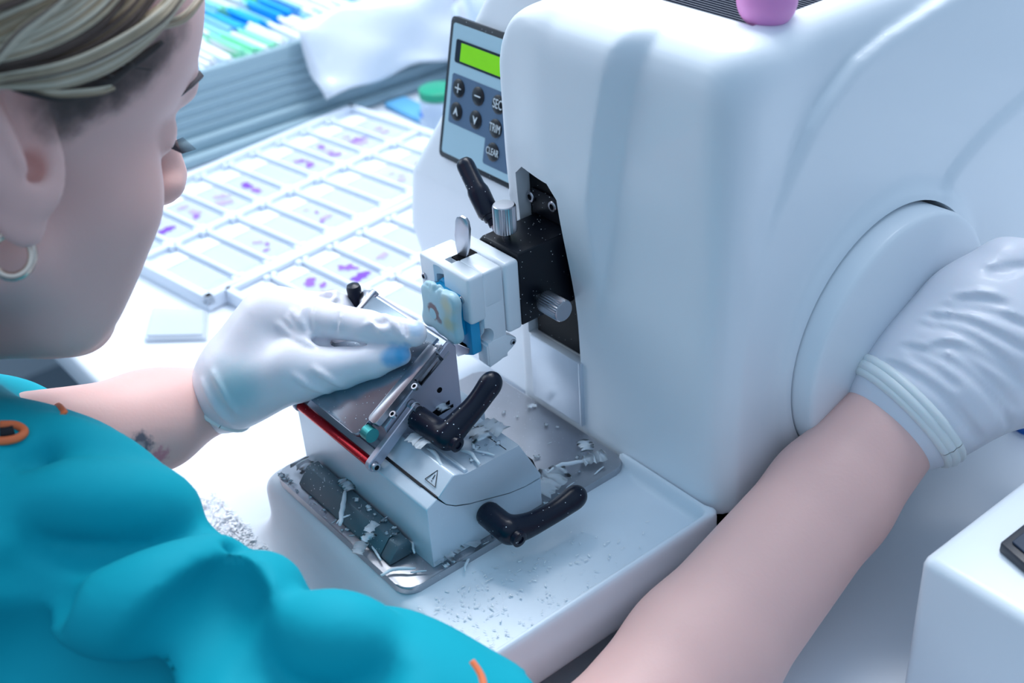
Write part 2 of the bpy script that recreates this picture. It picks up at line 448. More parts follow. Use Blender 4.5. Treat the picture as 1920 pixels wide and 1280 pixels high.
# black chassis under the housing and inner parts
bm = bmesh.new(); b_box(bm, (.002, .185, .0), (.052, .44, .0560), .003); finish(bm, 'chassis', BLACKC, MT)
bm = bmesh.new(); b_lathe(bm, (.0452, WC[0], WC[1]), (1, 0, 0), [(0, .0750), (.001, .0750)], 64); finish(bm, 'wheel_well', BLACKC, MT)
# guide slot: black back plate, white-grey jamb, screws, lower cover
bm = bmesh.new(); b_prism(bm, [(-.095, .1080), (-.095, .225), (-.03, .225), (-.03, .1080)], 1, .1655, .189); finish(bm, 'slide_channel', BLACKC, MT)
bm = bmesh.new(); b_prism(bm, [(-.0830, .110), (-.0830, .2135), (-.0759, .2195), (-.0519, .2190), (-.0453, .2120), (-.0412, .110)], 1, .1600, .1655, .0002, 1); sp = finish(bm, 'slot_plate', mat('black_slot_plate', (4, 8, 16), .5, spec=.15, dust=.1, dscale=380), MT)
bm = bmesh.new(); b_box(bm, (-.0800, .1585, .1890), (-.0470, .1600, .2040), .0006); finish(bm, 'slide_bracket', BLACK, MT)
for sx, sz in ((-.0790, .1985), (-.0605, .1990)):
    screw('bracket_screw', (sx-.001, .1583, sz), (0, -1, 0), .0032, MT)
bm = bmesh.new(); b_box(bm, (-.0838, .1540, .0655), (-.0408, .1600, .1092), .0008); b_box(bm, (-.0408, .1535, .0655), (-.0390, .1575, .1092), .0005); finish(bm, 'lower_cover', mat('cover_metal_white', (206, 216, 228), .3, .35), MT)
# mat on top
bm = bmesh.new(); b_box(bm, (-.155, .1945, .3040), (.0415, .455, .3062))
y = .197
while y < .453:
    b_box(bm, (-.154, y, .3060), (.0405, y+.0012, .3072)); y += .0026
finish(bm, 'ribbed_mat', mat('navy_ribbed_rubber', (24, 38, 62), .55, dust=.10, dscale=260), MT)

# handwheel
bm = bmesh.new(); b_lathe(bm, (.050, WC[0]-.0005, WC[1]-.0005), (1, 0, 0), [(0, .0735), (.033, .0743), (.0345, .0738), (.0355, .0722), (.0358, .070), (.0358, .02), (.0358, .0005)], 96)
hw = finish(bm, 'handwheel', WHITE, MT, smooth=40)
bm = bmesh.new(); b_lathe(bm, (.0850, .3385, .1520), (1, -.02, .02), [(0, .0048), (.004, .0052), (.0055, .0040)], 20); finish(bm, 'wheel_lock_pin', BLACKP, hw)
bm = bmesh.new(); b_lathe(bm, (.0850, .3000, .1030), (1, 0, 0), [(0, .0125), (.008, .0125), (.010, .0105), (.022, .0095), (.036, .0115), (.040, .009)], 28); finish(bm, 'crank_handle', BLACKP, hw)

# keypad panel on the left box
kn = np.array([0, -1, .2312]); kn /= np.linalg.norm(kn); kw = np.array([0, .2312, 1.0]); kw /= np.linalg.norm(kw); ku = np.array([1.0, 0, 0])
KP0 = np.array([-.2115, .1925-.0012*1, .172])
def kuv(px, py):
    p = onplane(px, py, KP0, kn)-KP0; return np.dot(p, ku), np.dot(p, kw)
def K4(a, b): return kuv(780+a/3.5565, b/3.5565)
def kpoly(name, pts, h0, h1, m, parent, bev=0.0):
    bm = bmesh.new(); b_prism(bm, pts, 2, h0, h1, bev, 2, planemat(KP0, ku, kw, kn)); return finish(bm, name, m, parent)
TL, BL, BR = K4(250, 100), K4(165, 1030), K4(605, 1250)
x0, y0, y1, x1 = min(TL[0], BL[0]), .5*(BL[1]+BR[1]), TL[1], .105
kp = kpoly('keypad_panel', rr_poly(x0, y0, x1, y1, .003), -.002, .0012, mat('keypad_border', (8, 22, 34), .4, dust=.12, dscale=330), MT, .0004)
a = K4(265, 145); b_ = K4(585, 1205)
kpoly('keypad_face', rr_poly(x0+.0032, y0+.0036, x1-.003, y1-.0036, .002), .0012, .0016, mat('keypad_pale_blue', (168, 202, 216), .35), kp)
a = K4(285, 255); b_ = K4(275, 410)
lx0 = (a[0]+b_[0])/2
lc = kpoly('display', rr_poly(lx0, b_[1], lx0+.066, a[1], .0015), .0016, .0020, mat('display_bezel', (10, 30, 46), .25), kp)
a = K4(320, 283); b_ = K4(313, 408); lcx = (a[0]+b_[0])/2
kpoly('display_glass', [(lcx, b_[1]), (lx0+.062, b_[1]), (lx0+.062, a[1]-.0002), (lcx, a[1]-.0002)], .0020, .0022,
      mat('lcd_green', (120, 196, 10), .2, emit=(112, 200, 4), estr=.28, var=.08, vscale=60), lc)
a = K4(262, 482); b_ = K4(230, 805); c_ = K4(472, 920); d_ = K4(463, 1085)
kx0 = (a[0]+b_[0])/2; kx1 = (c_[0]+d_[0])/2; ky = (K4(230, 805)[1]+K4(465, 915)[1])/2
kpoly('key_field', [(kx0, a[1]-.001), (kx0+.0012, a[1]), (kx0+.062, a[1]), (kx0+.062, d_[1]), (kx1+.0012, d_[1]), (kx1, d_[1]+.001), (kx1, ky), (kx0+.001, ky), (kx0, ky+.001)], .0016, .0019, mat('key_field_blue_grey', (84, 110, 138), .4), kp)
M_KEY = mat('key_black', (6, 14, 24), .35, dust=.08, dscale=330); M_KW = mat('key_print_white', (214, 226, 232), .5)
def text_mesh(s, size):
    c = bpy.data.curves.new('txt', 'FONT'); c.body = s; c.size = size; c.align_x = 'CENTER'; c.align_y = 'CENTER'; c.extrude = .00008
    o = bpy.data.objects.new('txt', c); COL.objects.link(o); bpy.context.view_layer.update()
    me = bpy.data.meshes.new_from_object(o.evaluated_get(bpy.context.evaluated_depsgraph_get())); bpy.data.objects.remove(o); bpy.data.curves.remove(c); return me
p1, p2 = K4(303, 587), K4(432, 645); du = p2[0]-p1[0]; u1, w1 = p1; w2 = K4(288, 742)[1]; dv = w1-w2
keys = [('plus', u1, w1), ('minus', u1+du, w1), ('SEC', u1+2*du, w1), ('up', u1, w1-dv), ('down', u1+du, w1-dv), ('TRIM', u1+2*du, w1-dv), ('CLEAR', u1+2*du, w1-2*dv)]
KR = abs(K4(341, 600)[0]-K4(266, 574)[0])*.5
for s, u, w in keys:
    bm = bmesh.new(); b_lathe(bm, KP0+ku*u+kw*w+kn*.0017, kn, [(0, KR), (.0007, KR), (.0010, KR*.93)], 32)
    kb = finish(bm, 'key_button', M_KEY, kp)
    if s in ('SEC', 'TRIM', 'CLEAR'):
        me = text_mesh(s, {'SEC': .0066, 'TRIM': .0058, 'CLEAR': .0050}[s]); me.transform(Matrix.Diagonal((.82, 1.25, 1, 1)))
        me.transform(planemat(KP0+ku*u+kw*w+kn*.0028, ku, kw, kn)); link(me, 'key_print', M_KW, kb, smooth=0)
    else:
        bm = bmesh.new(); MM = planemat(KP0+ku*u+kw*w, ku, kw, kn); h0, h1 = .0027, .0029
        if s in ('plus', 'minus'): b_box(bm, (-KR*.5, -.00035, h0), (KR*.5, .00035, h1), mtx=MM)
        if s == 'plus': b_box(bm, (-.00035, -KR*.5, h0), (.00035, KR*.5, h1), mtx=MM)
        if s in ('up', 'down'):
            g = 1 if s == 'up' else -1
            b_prism(bm, [(-KR*.42, -KR*.42*g), (0, KR*.52*g), (KR*.42, -KR*.42*g), (KR*.2, -KR*.3*g), (0, KR*.02*g), (-KR*.2, -KR*.3*g)], 2, h0, h1, mtx=MM)
        finish(bm, 'key_print', M_KW, kb, smooth=0)

# steel base plate
bm = bmesh.new(); b_prism(bm, rr_poly(-.1322, .0, 0, .1535, .009, 8), 2, .0575, .0624, .0013, 3); bp = finish(bm, 'base_plate', STEEL, MT)

# slide head: black block, knurled screws, locking lever
bm = bmesh.new()
b_prism(bm, [(-.0830, .1445), (-.0490, .1445), (-.0490, .1885), (-.0790, .1885), (-.0830, .1845)], 1, .1225, .1600, .0006, 1)
sh = finish(bm, 'slide_head', BLACK, MT)
bm = bmesh.new()
tk = np.array([-.0680, .1300, .1885])
b_lathe(bm, tk, (0, 0, 1), [(-.001, .0023), (.0040, .0023)]+[], 16); b_lathe(bm, tk+np.array([0, 0, .0035]), (0, 0, 1), [(0, .0050), (.0006, .0061), (.0012, .0064), (.0150, .0064), (.0158, .0060), (.0162, .0055), (.0163, .0004)], 56, knurl=.10, knr=(.001, .0151))
finish(bm, 'knurled_screw', mat('knurled_steel', (176, 178, 186), .3, 1.0), sh, smooth=25)
bm = bmesh.new(); sk = np.array([-.0490, .1355, .1565])
b_lathe(bm, sk, (1, 0, 0), [(-.001, .0028), (.004, .0028)], 16); b_lathe(bm, sk+np.array([.004, 0, 0]), (1, 0, 0), [(0, .0054), (.0008, .0063), (.0150, .0063), (.0157, .0058), (.0160, .0052), (.0161, .0003)], 56, knurl=.10, knr=(.0008, .0151))
finish(bm, 'knurled_screw', MATS['knurled_steel'], sh, smooth=25)
bm = bmesh.new(); A = onax(922, 412, 1, .136); B = onax(872, 308, 1, .140)
dd = (B-A); Ln = np.linalg.norm(dd)
b_lathe(bm, A-dd*.10, dd, [(0, .0030), (Ln*.1, .0030)], 16)
b_lathe(bm, A, dd, [(0, .0040), (Ln*.07, .0044), (Ln*.07, .0052), (Ln*.12, .0060), (Ln*.45, .0062), (Ln*.52, .0061), (Ln*.60, .0052), (Ln*.97, .0051), (Ln*1.03, .0047), (Ln*1.08, .0034), (Ln*1.10, .001)], 28)
finish(bm, 'locking_lever', BLACKP, sh)
bm = bmesh.new(); b_lathe(bm, A-dd*.16, dd, [(0, .0022), (Ln*.14, .0022)], 14); finish(bm, 'lever_stud', STEELP, sh)

# ------------------------------------------------------------------ specimen clamp
CL = thing('specimen_clamp', 'white specimen clamp with steel paddle lever mounted on the black slide head', 'clamp', (-.071, .11, .128))
x0, x1 = -.0925, -.0488
bm = bmesh.new()
b_box(bm, (x0, .0985, .1650), (x1, .1115, .1862), .0016, 3)                        # block behind the jaw
b_box(bm, (x0, .0985, .1400), (x0+.008, .1115, .1700), .0006)
b_box(bm, (x0+.006, .1070, .1330), (x1-.006, .1115, .1700))                            # back web
bodyc = finish(bm, 'clamp_body', WHITE2, CL)
ck = cutter(lambda bm: b_box(bm, (x1-.0085, .0975, .1300), (x1-.0002, .1114, .1840), .0006)); ck.data.materials.append(WHITE2)
boolean(ck, [cutter(lambda bm: b_lathe(bm, (x1-.011, .0972, .1478), (1, 0, 0), [(0, .0050), (.014, .0060)], 32))])
_m = ck.data; bpy.data.objects.remove(ck); link(_m, 'side_cheek', WHITE2, CL, smooth=35)
jaw = cutter(lambda bm: b_box(bm, (x0, .0890, .1585), (x1, .1000, .1865), .0022, 4)); jaw.name = 'jaw'
cuts = [cutter(lambda bm: b_box(bm, (-.0800, .080, .150), (-.0556, .1010, .1735))), cutter(lambda bm: b_box(bm, (-.0796, .0903, .150), (-.0515, .1010, .1780))),
        cutter(lambda bm: b_box(bm, (-.0935, .080, .150), (-.0815, .1100, .1660))),
        cutter(lambda bm: b_lathe(bm, (-.0745, .0878, .160), (0, 0, 1), [(0, .0048), (.0235, .0048), (.0242, .004), (.0246, .002)], 32)),
        cutter(lambda bm: b_box(bm, (-.0752, .0940, .1750), (-.0690, .1200, .1900)))]
jaw.data.materials.append(WHITE2); boolean(jaw, cuts); me = jaw.data; bpy.data.objects.remove(jaw)
front = link(me, 'front_jaw', WHITE2, CL, smooth=35)
for px_, py_ in ((791, 514), (866, 562)):
    p = onax(px_, py_, 1, .0890); p[0] = max(p[0], x0+.0042); screw('jaw_screw', p+np.array([0, -.0001, 0]), (0, -1, 0), .0021, front)
bm = bmesh.new(); b_box(bm, (x0+.0006, .1123, .1440), (x1+.0010, .1222, .1862), .0022, 4); rp = finish(bm, 'rear_plate', WHITE2, CL)
bm = bmesh.new(); b_box(bm, (-.0752, .0985, .1855), (-.0690, .1110, .18635)); finish(bm, 'lever_slot', BLACKC, CL)
# swinging side foot with pin
bm = bmesh.new(); b_prism(bm, [(.0985, .1285), (.1065, .1300), (.1145, .1345), (.1175, .1365), (.1175, .1395), (.1145, .1415), (.1110, .1440), (.0985, .1440)], 0, x1-.0065, x1+.0002, .0005); ft = finish(bm, 'clamp_foot', WHITE2, CL)
screw('pin', (x1+.0004, .1148, .1377), (1, 0, 0), .0017, ft)
# concave finger notch, spring and lower hook
bm = bmesh.new(); b_lathe(bm, (-.0560, .0985, .1520), (.25, -1, 0), [(0, .0002), (.0001, .0040), (.0012, .0048), (.0022, .0050)], 28); finish(bm, 'finger_notch', WHITE2, CL)
bm = bmesh.new(); b_prism(bm, [(-.0665, .1310), (-.0555, .1385), (-.0545, .1420), (-.0660, .1400), (-.0715, .1395)], 1, .0900, .0985, .0004); finish(bm, 'lower_hook', STEELP, CL)
bm = bmesh.new(); b_box(bm, (-.066, .0905, .1395), (-.0560, .0985, .1440), .001); finish(bm, 'spring_seat', BLACKC, CL)
# steel paddle lever
bm = bmesh.new(); pe = onax(868, 478, 1, .104)
ez = np.array([.25, -.92, -.10]); ez /= np.linalg.norm(ez)
top = onax(868, 405, 1, .103); ey = top-pe; ey /= np.linalg.norm(ey); ez = ez-ey*np.dot(ez, ey); ez /= np.linalg.norm(ez); ex = np.cross(ey, ez)
pl = [(-.0020, -.004), (.0022, -.004), (.0028, 0), (.0042, .006), (.0044, .016), (.0038, .0195), (.0022, .0215), (-.001, .0218), (-.0034, .0205), (-.0044, .018), (-.0046, .010), (-.0040, .005), (-.0026, 0)]
L_ = np.linalg.norm(top-pe); pl = [(a*1.0, b*L_/.0218) for a, b in pl]
b_prism(bm, pl, 2, -.0011, .0011, .0005, 2, planemat(pe, ex, ey, ez)); finish(bm, 'paddle_lever', mat('satin_steel', (186, 190, 200), .35, .9), CL)

# paraffin block on blue cassette
CS = thing('tissue_cassette', 'blue tissue cassette with a cloudy wax block and brown tissue held in the clamp', 'tissue cassette', (-.062, .086, .138))
M_BLUE = mat('blue_cassette_plastic', (0, 158, 208), .35, sss=.1)
bm = bmesh.new(); b_prism(bm, [(-.0780, .1740), (-.0775, .1500), (-.0640, .1375), (-.0600, .1350), (-.0520, .1385), (-.0520, .1740), (-.0560, .1765), (-.0745, .1770)], 1, .0905, .0966, .0006); b_box(bm, (-.0765, .0835, .1500), (-.0560, .0906, .1745), .0006)
finish(bm, 'cassette_body', M_BLUE, CS)
W = Field()
for (a, b) in (((-.0762, .1742), (-.0775, .1560)), ((-.0762, .1740), (-.0540, .1762)), ((-.0545, .1760), (-.0535, .1560)), ((-.0775, .1570), (-.0540, .1560)), ((-.065, .1742), (-.064, .1560)), ((-.0580, .176), (-.0560, .1560))):
    W.cone((a[0]+.003, .0812, a[1]-.001), (b[0]+.001, .0812, b[1]-.0005), .0032, .0032, k=.006)
W.fn((-.078, .077, .152), (-.050, .0855, .178), lambda X, Y, Z: smax(np.maximum(np.maximum(-.0768-X, X+.0520-.0*Z), np.maximum(Y-.0836, .0782-Y)), np.maximum(Z-.1764-(X+.0768)*.03, .1545-(X+.0768)*.06-Z), .002), k=.002)
W.fn((-.09, .0775, .13), (-.03, .0845, .19), lambda X, Y, Z: np.maximum(.0783-Y, Y-.0842)+0*X+0*Z, k=.0012, op='i')
for i in range(16): W.ell((-.0745+.0011*i+.001*math.sin(i*2.1), .0812+.001*math.sin(i*3), .1768+.0016*math.sin(i*1.7)), (.002, .0016, .0022+.001*math.sin(i*5)), k=.001)
v, q = W.mesh(.0006)
M_WAX = mat('cloudy_wax', (176, 212, 222), .35, sss=.25, alpha=.9, var=.12, vscale=120, bump=.3, bscale=160)
TIS = onax(816, 585, 1, .0783); YEL = onax(843, 590, 1, .0783)
paint_patches(M_WAX, [(onax(838, 575, 1, .0783), .0005, .0080, (214, 204, 164), .7, .006, 160), (onax(840, 605, 1, .0783), .0005, .0075, (196, 194, 146), .7, .006, 160),
                      (onax(812, 583, 1, .0783), .0040, .0056, (116, 70, 62), .85, .0035, 300), (onax(824, 600, 1, .0783), .0012, .0030, (112, 70, 74), .75, .003, 300), (onax(811, 588, 1, .0783), .0026, .0036, (160, 208, 222), 1.0, .001, 200)])
link(np_mesh('wax_block', [(v, q)]), 'wax_block', M_WAX, CS, smooth=180)
# ------------------------------------------------------------------ knife holder
KH = thing('knife_holder', 'blade holder with tilted steel plate, red guard rod and two black levers', 'blade holder', (-.068, .058, .0624))
M_KH = mat('silver_white_enamel', (196, 210, 222), .36, .25, coat=.1, var=.05, vscale=40, dust=.1, dscale=420)
XE = -.0050
arc = [(.0281, .1047), (.0330, .0975), (.0385, .0935), (.0470, .0903), (.0560, .0877), (.0640, .0853), (.0724, .0828), (.0830, .0812), (.0943, .0812)]
bm = bmesh.new()
low = [(.0212, .0624), (.0212, .1000), (.0222, .1012), (.0281, .1043)]+[(a, b-.0005) for a, b in arc[1:]]+[(.0943, .0624)]
b_prism(bm, low, 0, -.1300, XE, .0004, 1)
b_box(bm, (-.1300, .0300, .0800), (-.0510, .0943, .1040), .0008)
base = finish(bm, 'base_block', M_KH, KH)
bm = bmesh.new()
upp = [(.0288, .1046)]+[(a+.0002, b+.0004) for a, b in arc[1:]]+[(.0943, .0835), (.0810, .1102), (.0463, .1098), (.0430, .1122), (.0396, .1132), (.0385, .1128)]
b_prism(bm, upp, 0, -.0510, XE+.0004, .0004, 1)
b_prism(bm, [(.0400, .1098), (.0400, .1122), (.0415, .1124), (.0440, .1110), (.0440, .1098)], 0, -.0505, XE-.0005)
b_prism(bm, [(.0466, .1095), (.0466, .1116), (.0482, .1116), (.0494, .1095)], 0, -.0505, XE-.001, .0002, 1)
tur = finish(bm, 'turret_block', M_KH, KH)
bm = bmesh.new(); b_prism(bm, [(a, b+.0004) for a, b in arc]+[(.0900, .095), (.06, .10), (.035, .103)], 0, -.0508, XE-.0006); finish(bm, 'seam_shadow_core', SEAM, KH)  # dark core added behind the seam to stand for the gap's shadow
# small seam lines on the upper flat
bm = bmesh.new(); b_box(bm, (-.0500, .0735, .1100), (XE-.001, .0739, .11025)); finish(bm, 'seam_line', SEAM, tur)
bm = bmesh.new(); b_box(bm, (-.0500, .0275, .1043), (-.0180, .0281, .1049)); finish(bm, 'seam_line', SEAM, tur)
# warning triangle on the sloped panel
pn = np.array([0, -(.1132-.1047), (.0396-.0281)]); pn /= np.linalg.norm(pn); pw = np.array([0, pn[2], -pn[1]]); pP = np.array([-.03, .0290, .1052])
def wuv(px, py): p = onplane(px, py, pP, pn)-pP; return np.array([p[0], np.dot(p, pw)])
T = [wuv(660+a/6.4, 720+b/6.4) for a, b in ((1032, 1035), (880, 1140), (1003, 1240))]
bm = bmesh.new(); MM = planemat(pP, np.array([1., 0, 0]), pw, pn)
cen = sum(T)/3
for i in range(3):
    a, b = T[i], T[(i+1) % 3]; d = (b-a)/np.linalg.norm(b-a); n_ = np.array([-d[1], d[0]])*.00016
    b_prism(bm, [tuple(a+n_), tuple(b+n_), tuple(b-n_), tuple(a-n_)], 2, .0002, .00045, mtx=MM)
up_ = T[0]+(T[0]-(T[1]+T[2])/2)*0; mid = (T[1]+T[2])/2; ax_ = (T[0]-mid); al = ax_/np.linalg.norm(ax_); ap = np.array([-al[1], al[0]])*.00018
def wseg(s0, s1): 
    a = mid+ax_*s0; b = mid+ax_*s1; b_prism(bm, [tuple(a+ap), tuple(b+ap), tuple(b-ap), tuple(a-ap)], 2, .0002, .00045, mtx=MM)
wseg(.30, .66); wseg(.14, .22)
finish(bm, 'warning_sign', SEAM, tur, smooth=0)
# blade carrier body and tilted plate
bm = bmesh.new(); b_prism(bm, [(.0738, .1545), (.0760, .1545), (.0791, .1500), (.0793, .1085), (.0340, .1045), (.0300, .1225)], 0, -.1175, -.0505, .0005, 1)
car = finish(bm, 'blade_carrier', STEELM, KH)
for cx, cy, cr_ in ((.0660, .1288, .0016),):
    bm = bmesh.new(); b_lathe(bm, (-.0507, cx, cy), (1, 0, 0), [(0, cr_), (.0004, cr_)], 24); finish(bm, 'cheek_hole', BLACKC, car)
bm = bmesh.new(); b_prism(bm, [(.0600, .1175), (.0715, .1195), (.0715, .1172), (.0700, .1168), (.0700, .1158), (.0735, .1160), (.0735, .1142), (.0600, .1130)], 0, -.0507, -.0503); finish(bm, 'cheek_slot', BLACKC, car)
sl = np.array([0, .0744-.0166, .1568-.1208]); SL = np.linalg.norm(sl); sl /= SL; sn = np.array([0, -sl[2], sl[1]]); P0 = np.array([0, .0166, .1208])
PM = planemat(P0, np.array([1., 0, 0]), sl, sn)
pts = rr_poly(-.1180, 0, -.0570, .030, .0040)
pts = [p for p in pts if p[1] < .015]; pts = [(-.0570, SL-.0022)]+[(-.1180, SL-.0022)]+[p for p in pts]
bm = bmesh.new(); b_prism(bm, pts, 2, -.0040, 0, .0004, 2, PM); plate = finish(bm, 'pressure_plate', PLATE, KH)
bm = bmesh.new(); b_box(bm, (-.1160, SL-.006, -.0022), (-.0515, SL-.0012, -.0012), mtx=PM); finish(bm, 'blade', mat('bright_blade', (160, 170, 186), .3, 1.0), KH)
bm = bmesh.new(); b_box(bm, (-.1215, SL-.016, -.0035), (-.1178, SL+.001, .0004), .0006, mtx=PM); finish(bm, 'end_clip', STEELP, KH)
# right clip bar with two socket screws
bm = bmesh.new(); b_prism(bm, rr_poly(-.0575, .0105, -.0505, .0610, .0018), 2, -.0026, .0014, .0004, 2, PM); cb = finish(bm, 'clip_bar', STEELP, KH)
for (px_, py_) in ((778, 725), (737, 777)):
    p = onplane(px_, py_, P0+sn*.0014, sn); screw('clip_screw', p+sn*.0001, sn, .0020, cb)
bm = bmesh.new(); b_prism(bm, rr_poly(-.0508, .0410, -.0498, .0590, .0022, 5), 2, -.0052, -.0008, 0, 1, PM); finish(bm, 'clip_insert', STEELP, cb)
bm = bmesh.new(); b_box(bm, (-.0545, .0600, -.003), (-.0508, .0640, .0010), .0008, mtx=PM); b_box(bm, (-.0512, .0560, -.0075), (-.0500, .0640, -.0060), mtx=PM); finish(bm, 'catch', STEELP, cb)
bm = bmesh.new(); b_lathe(bm, tuple(np.array([-.0560, .0225, .1215])), (1, 0, 0), [(0, .0040), (.0055, .0040)], 24); finish(bm, 'pivot_roller', mat('steel_painted_teal_reflection', (60, 150, 150), .3, .7), KH)  # teal reflection is painted into the roller's base colour
# guard: lower arms, red rod, bolts
a0 = np.array([0, .0187, .1065]); a1 = np.array([0, .0492, .1288]); d = a1-a0; Ld = np.linalg.norm(d); d /= Ld; nn = np.array([0, -d[2], d[1]])
GD = thing('tmp', None, None, (0, 0, 0)); bpy.data.objects.remove(GD)
for xa, xb in ((-.0500, -.0462), (-.1230, -.1195)):
    AM = planemat(a0, np.array([1., 0, 0]), d, nn); bm = bmesh.new()
    ys = [(-.0042*math.cos(t), -.0042*math.sin(t)) for t in np.linspace(-PI/2, PI/2, 9)]
    prof = [(-.0036*math.cos(t)*1.0, .0036*math.sin(t)) for t in np.linspace(-PI/2, PI/2, 9)]
    prof = [(y_, z_) for y_, z_ in prof]+[(Ld, .0030), (Ld, -.0030)]
    b_prism(bm, prof, 0, xa, xb, .0004, 1, Matrix(((1, 0, 0, 0), (0, d[1], nn[1], a0[1]), (0, d[2], nn[2], a0[2]), (0, 0, 0, 1)))); arm = finish(bm, 'guard_arm', STEELM, KH)
    if xa > -.1: screw('arm_bolt', a0+np.array([xb+.0012, 0, 0]), (1, 0, 0), .0026, arm)
bm = bmesh.new(); b_lathe(bm, (-.1200, a0[1], a0[2]), (1, 0, 0), [(0, .0027), (.0705, .0027)], 20); finish(bm, 'red_guard_rod', RED, KH)
bm = bmesh.new(); b_lathe(bm, (-.0500, .0478, .1285), (1, 0, 0), [(0, .0032), (.0030, .0032), (.0034, .0028), (.0034, .0022), (.0060, .0022)], 24); finish(bm, 'lock_screw', STEELP, KH)
# clamp levers
def lever(hub0, hub1, hr, path, rads, cap_at, flat=1.0):
    bm = bmesh.new(); ax = hub1-hub0; Lh = np.linalg.norm(ax)
    F = Field(); F.cone(hub0+ax*.12, hub1, hr, hr*1.02, k=.003)
    pp = spline(path, 4); rr = np.interp(np.linspace(0, 1, len(pp)), np.linspace(0, 1, len(rads)), rads)
    for i in range(len(pp)-1): F.cone(pp[i], pp[i+1], rr[i], rr[i+1], k=.0032)
    v, q = F.mesh(.0009); v = np_smooth(v, q, 2, .5)
    o = link(np_mesh('clamp_lever', [(v, q)]), 'clamp_lever', BLACKP, KH, smooth=180)
    bm = bmesh.new(); b_lathe(bm, hub0-ax/Lh*.003, ax, [(0, hr*.82), (.004, hr*.82), (.004, hr*1.0), (.0075, hr*1.0)], 36, knurl=.06, knr=(.004, .01)); finish(bm, 'lever_collar', mat('dark_collar', (28, 34, 46), .4, .5, dust=.2, dscale=300), o)
    bm = bmesh.new(); b_lathe(bm, hub1+ax/Lh*(hr*.92), ax, [(0, hr*.62), (.0026, hr*.62), (.0030, hr*.5), (.0030, hr*.3), (.0022, hr*.28), (.0022, .0001)], 24); finish(bm, 'lever_bolt', BLACKP, o)
    return o
lever(np.array([-.0480, .0480, .1220]), np.array([-.0240, .0500, .1205]), .0066,
      [(-.0240, .0510, .1212), (-.0235, .0590, .1262), (-.0225, .0680, .1318), (-.0220, .0760, .1385), (-.0220, .0800, .1420)], [.0060, .0052, .0046, .0046, .0046], 1)
lever(np.array([-.0040, .0567, .0790]), np.array([.0140, .0567, .0785]), .0070,
      [(.0140, .0590, .0775), (.0150, .0700, .0755), (.0160, .0850, .0755), (.0160, .0960, .0765), (.0160, .1015, .0775)], [.0062, .0052, .0046, .0048, .0048], 1)
# knob and collar of the left end of the holder
bm = bmesh.new(); p = onax(694, 574, 0, -.121); b_lathe(bm, p+np.array([-.009, .004, 0]), (.85, -.45, .05), [(0, .0050), (.0100, .0050), (.0110, .0043)], 28); finish(bm, 'side_collar', STEELP, KH)
bm = bmesh.new(); p0 = onax(672, 590, 0, -.134); p1 = onax(663, 540, 0, -.134); b_tube(bm, [p0+(p0-p1)*.5, p0, p1, p1+(p1-p0)*.10, p1+(p1-p0)*.15], [.0036, .0038, .0042, .0036, .0012], 20); finish(bm, 'side_knob', BLACKP, KH)
# clamping rail on the base plate
RC = thing('clamping_rail', 'grey-green six-sided metal rail lying along the front of the steel plate', 'rail', (-.066, .013, .0624))
prof = [(.0052, .0626), (.0050, .0645), (.0118, .0728), (.0188, .0730), (.0206, .0690), (.0206, .0626)]
bm = bmesh.new(); b_prism(bm, prof, 0, -.1110, -.0300, .0003, 1); finish(bm, 'rail_bar', GREYP, RC)
bm = bmesh.new(); b_prism(bm, [(.0056, .0626), (.0054, .0645), (.0120, .0722), (.0186, .0724), (.0202, .0688), (.0202, .0626)], 0, -.0299, -.0215, .0008, 2); finish(bm, 'rail_end', GREYP, RC)

# ------------------------------------------------------------------ waste tray
WT = Field()
def f_tray(X, Y, Z):
    deck = np.where(X > .004, .0560+0*X, .0575+0*X)+0*Y
    # upper deck
    dk = smax(smax(smax(smax(-.1445-X, X-.0660, .012), -.0045-Y, .012), Y-.1555, .006), Z-(.0577-.0022*smooth01((X-.0)/.012)), .012)
    rim = smax(smax(np.abs(X-.0640)-.0022, np.abs(Y-.0755)-.080, .004), Z-.0668, .003)
    rim2 = smax(smax(np.abs(Y-.1535)-.0020, np.abs(X-.0285)-.0375, .006), Z-.0668, .003)
    lo = np.maximum(np.maximum(-.34-X, X-.0660), np.maximum(-.13-Y, Y-.050))
    fl = smax(lo, Z-.012, .010)
    d = smin(dk, fl, .022); d = smin(d, rim, .004); d = smin(d, rim2, .004)
    return np.maximum(d, .0006+.0290*smooth01((Y-.002)/.02)*smooth01((X+.140)/.02)-Z)
WT.fn((-.345, -.135, .0), (.067, .157, .068), f_tray)
v, q = WT.mesh(.0022); v = np_smooth(v, q, 1, .4)
tr = link(np_mesh('waste_tray', [(v, q)]), 'waste_tray', TRAYW, None, (-.04, .04, 0), smooth=60)
tag(tr, 'white raised waste tray with a rim under the steel plate, dusted with wax debris', 'tray')

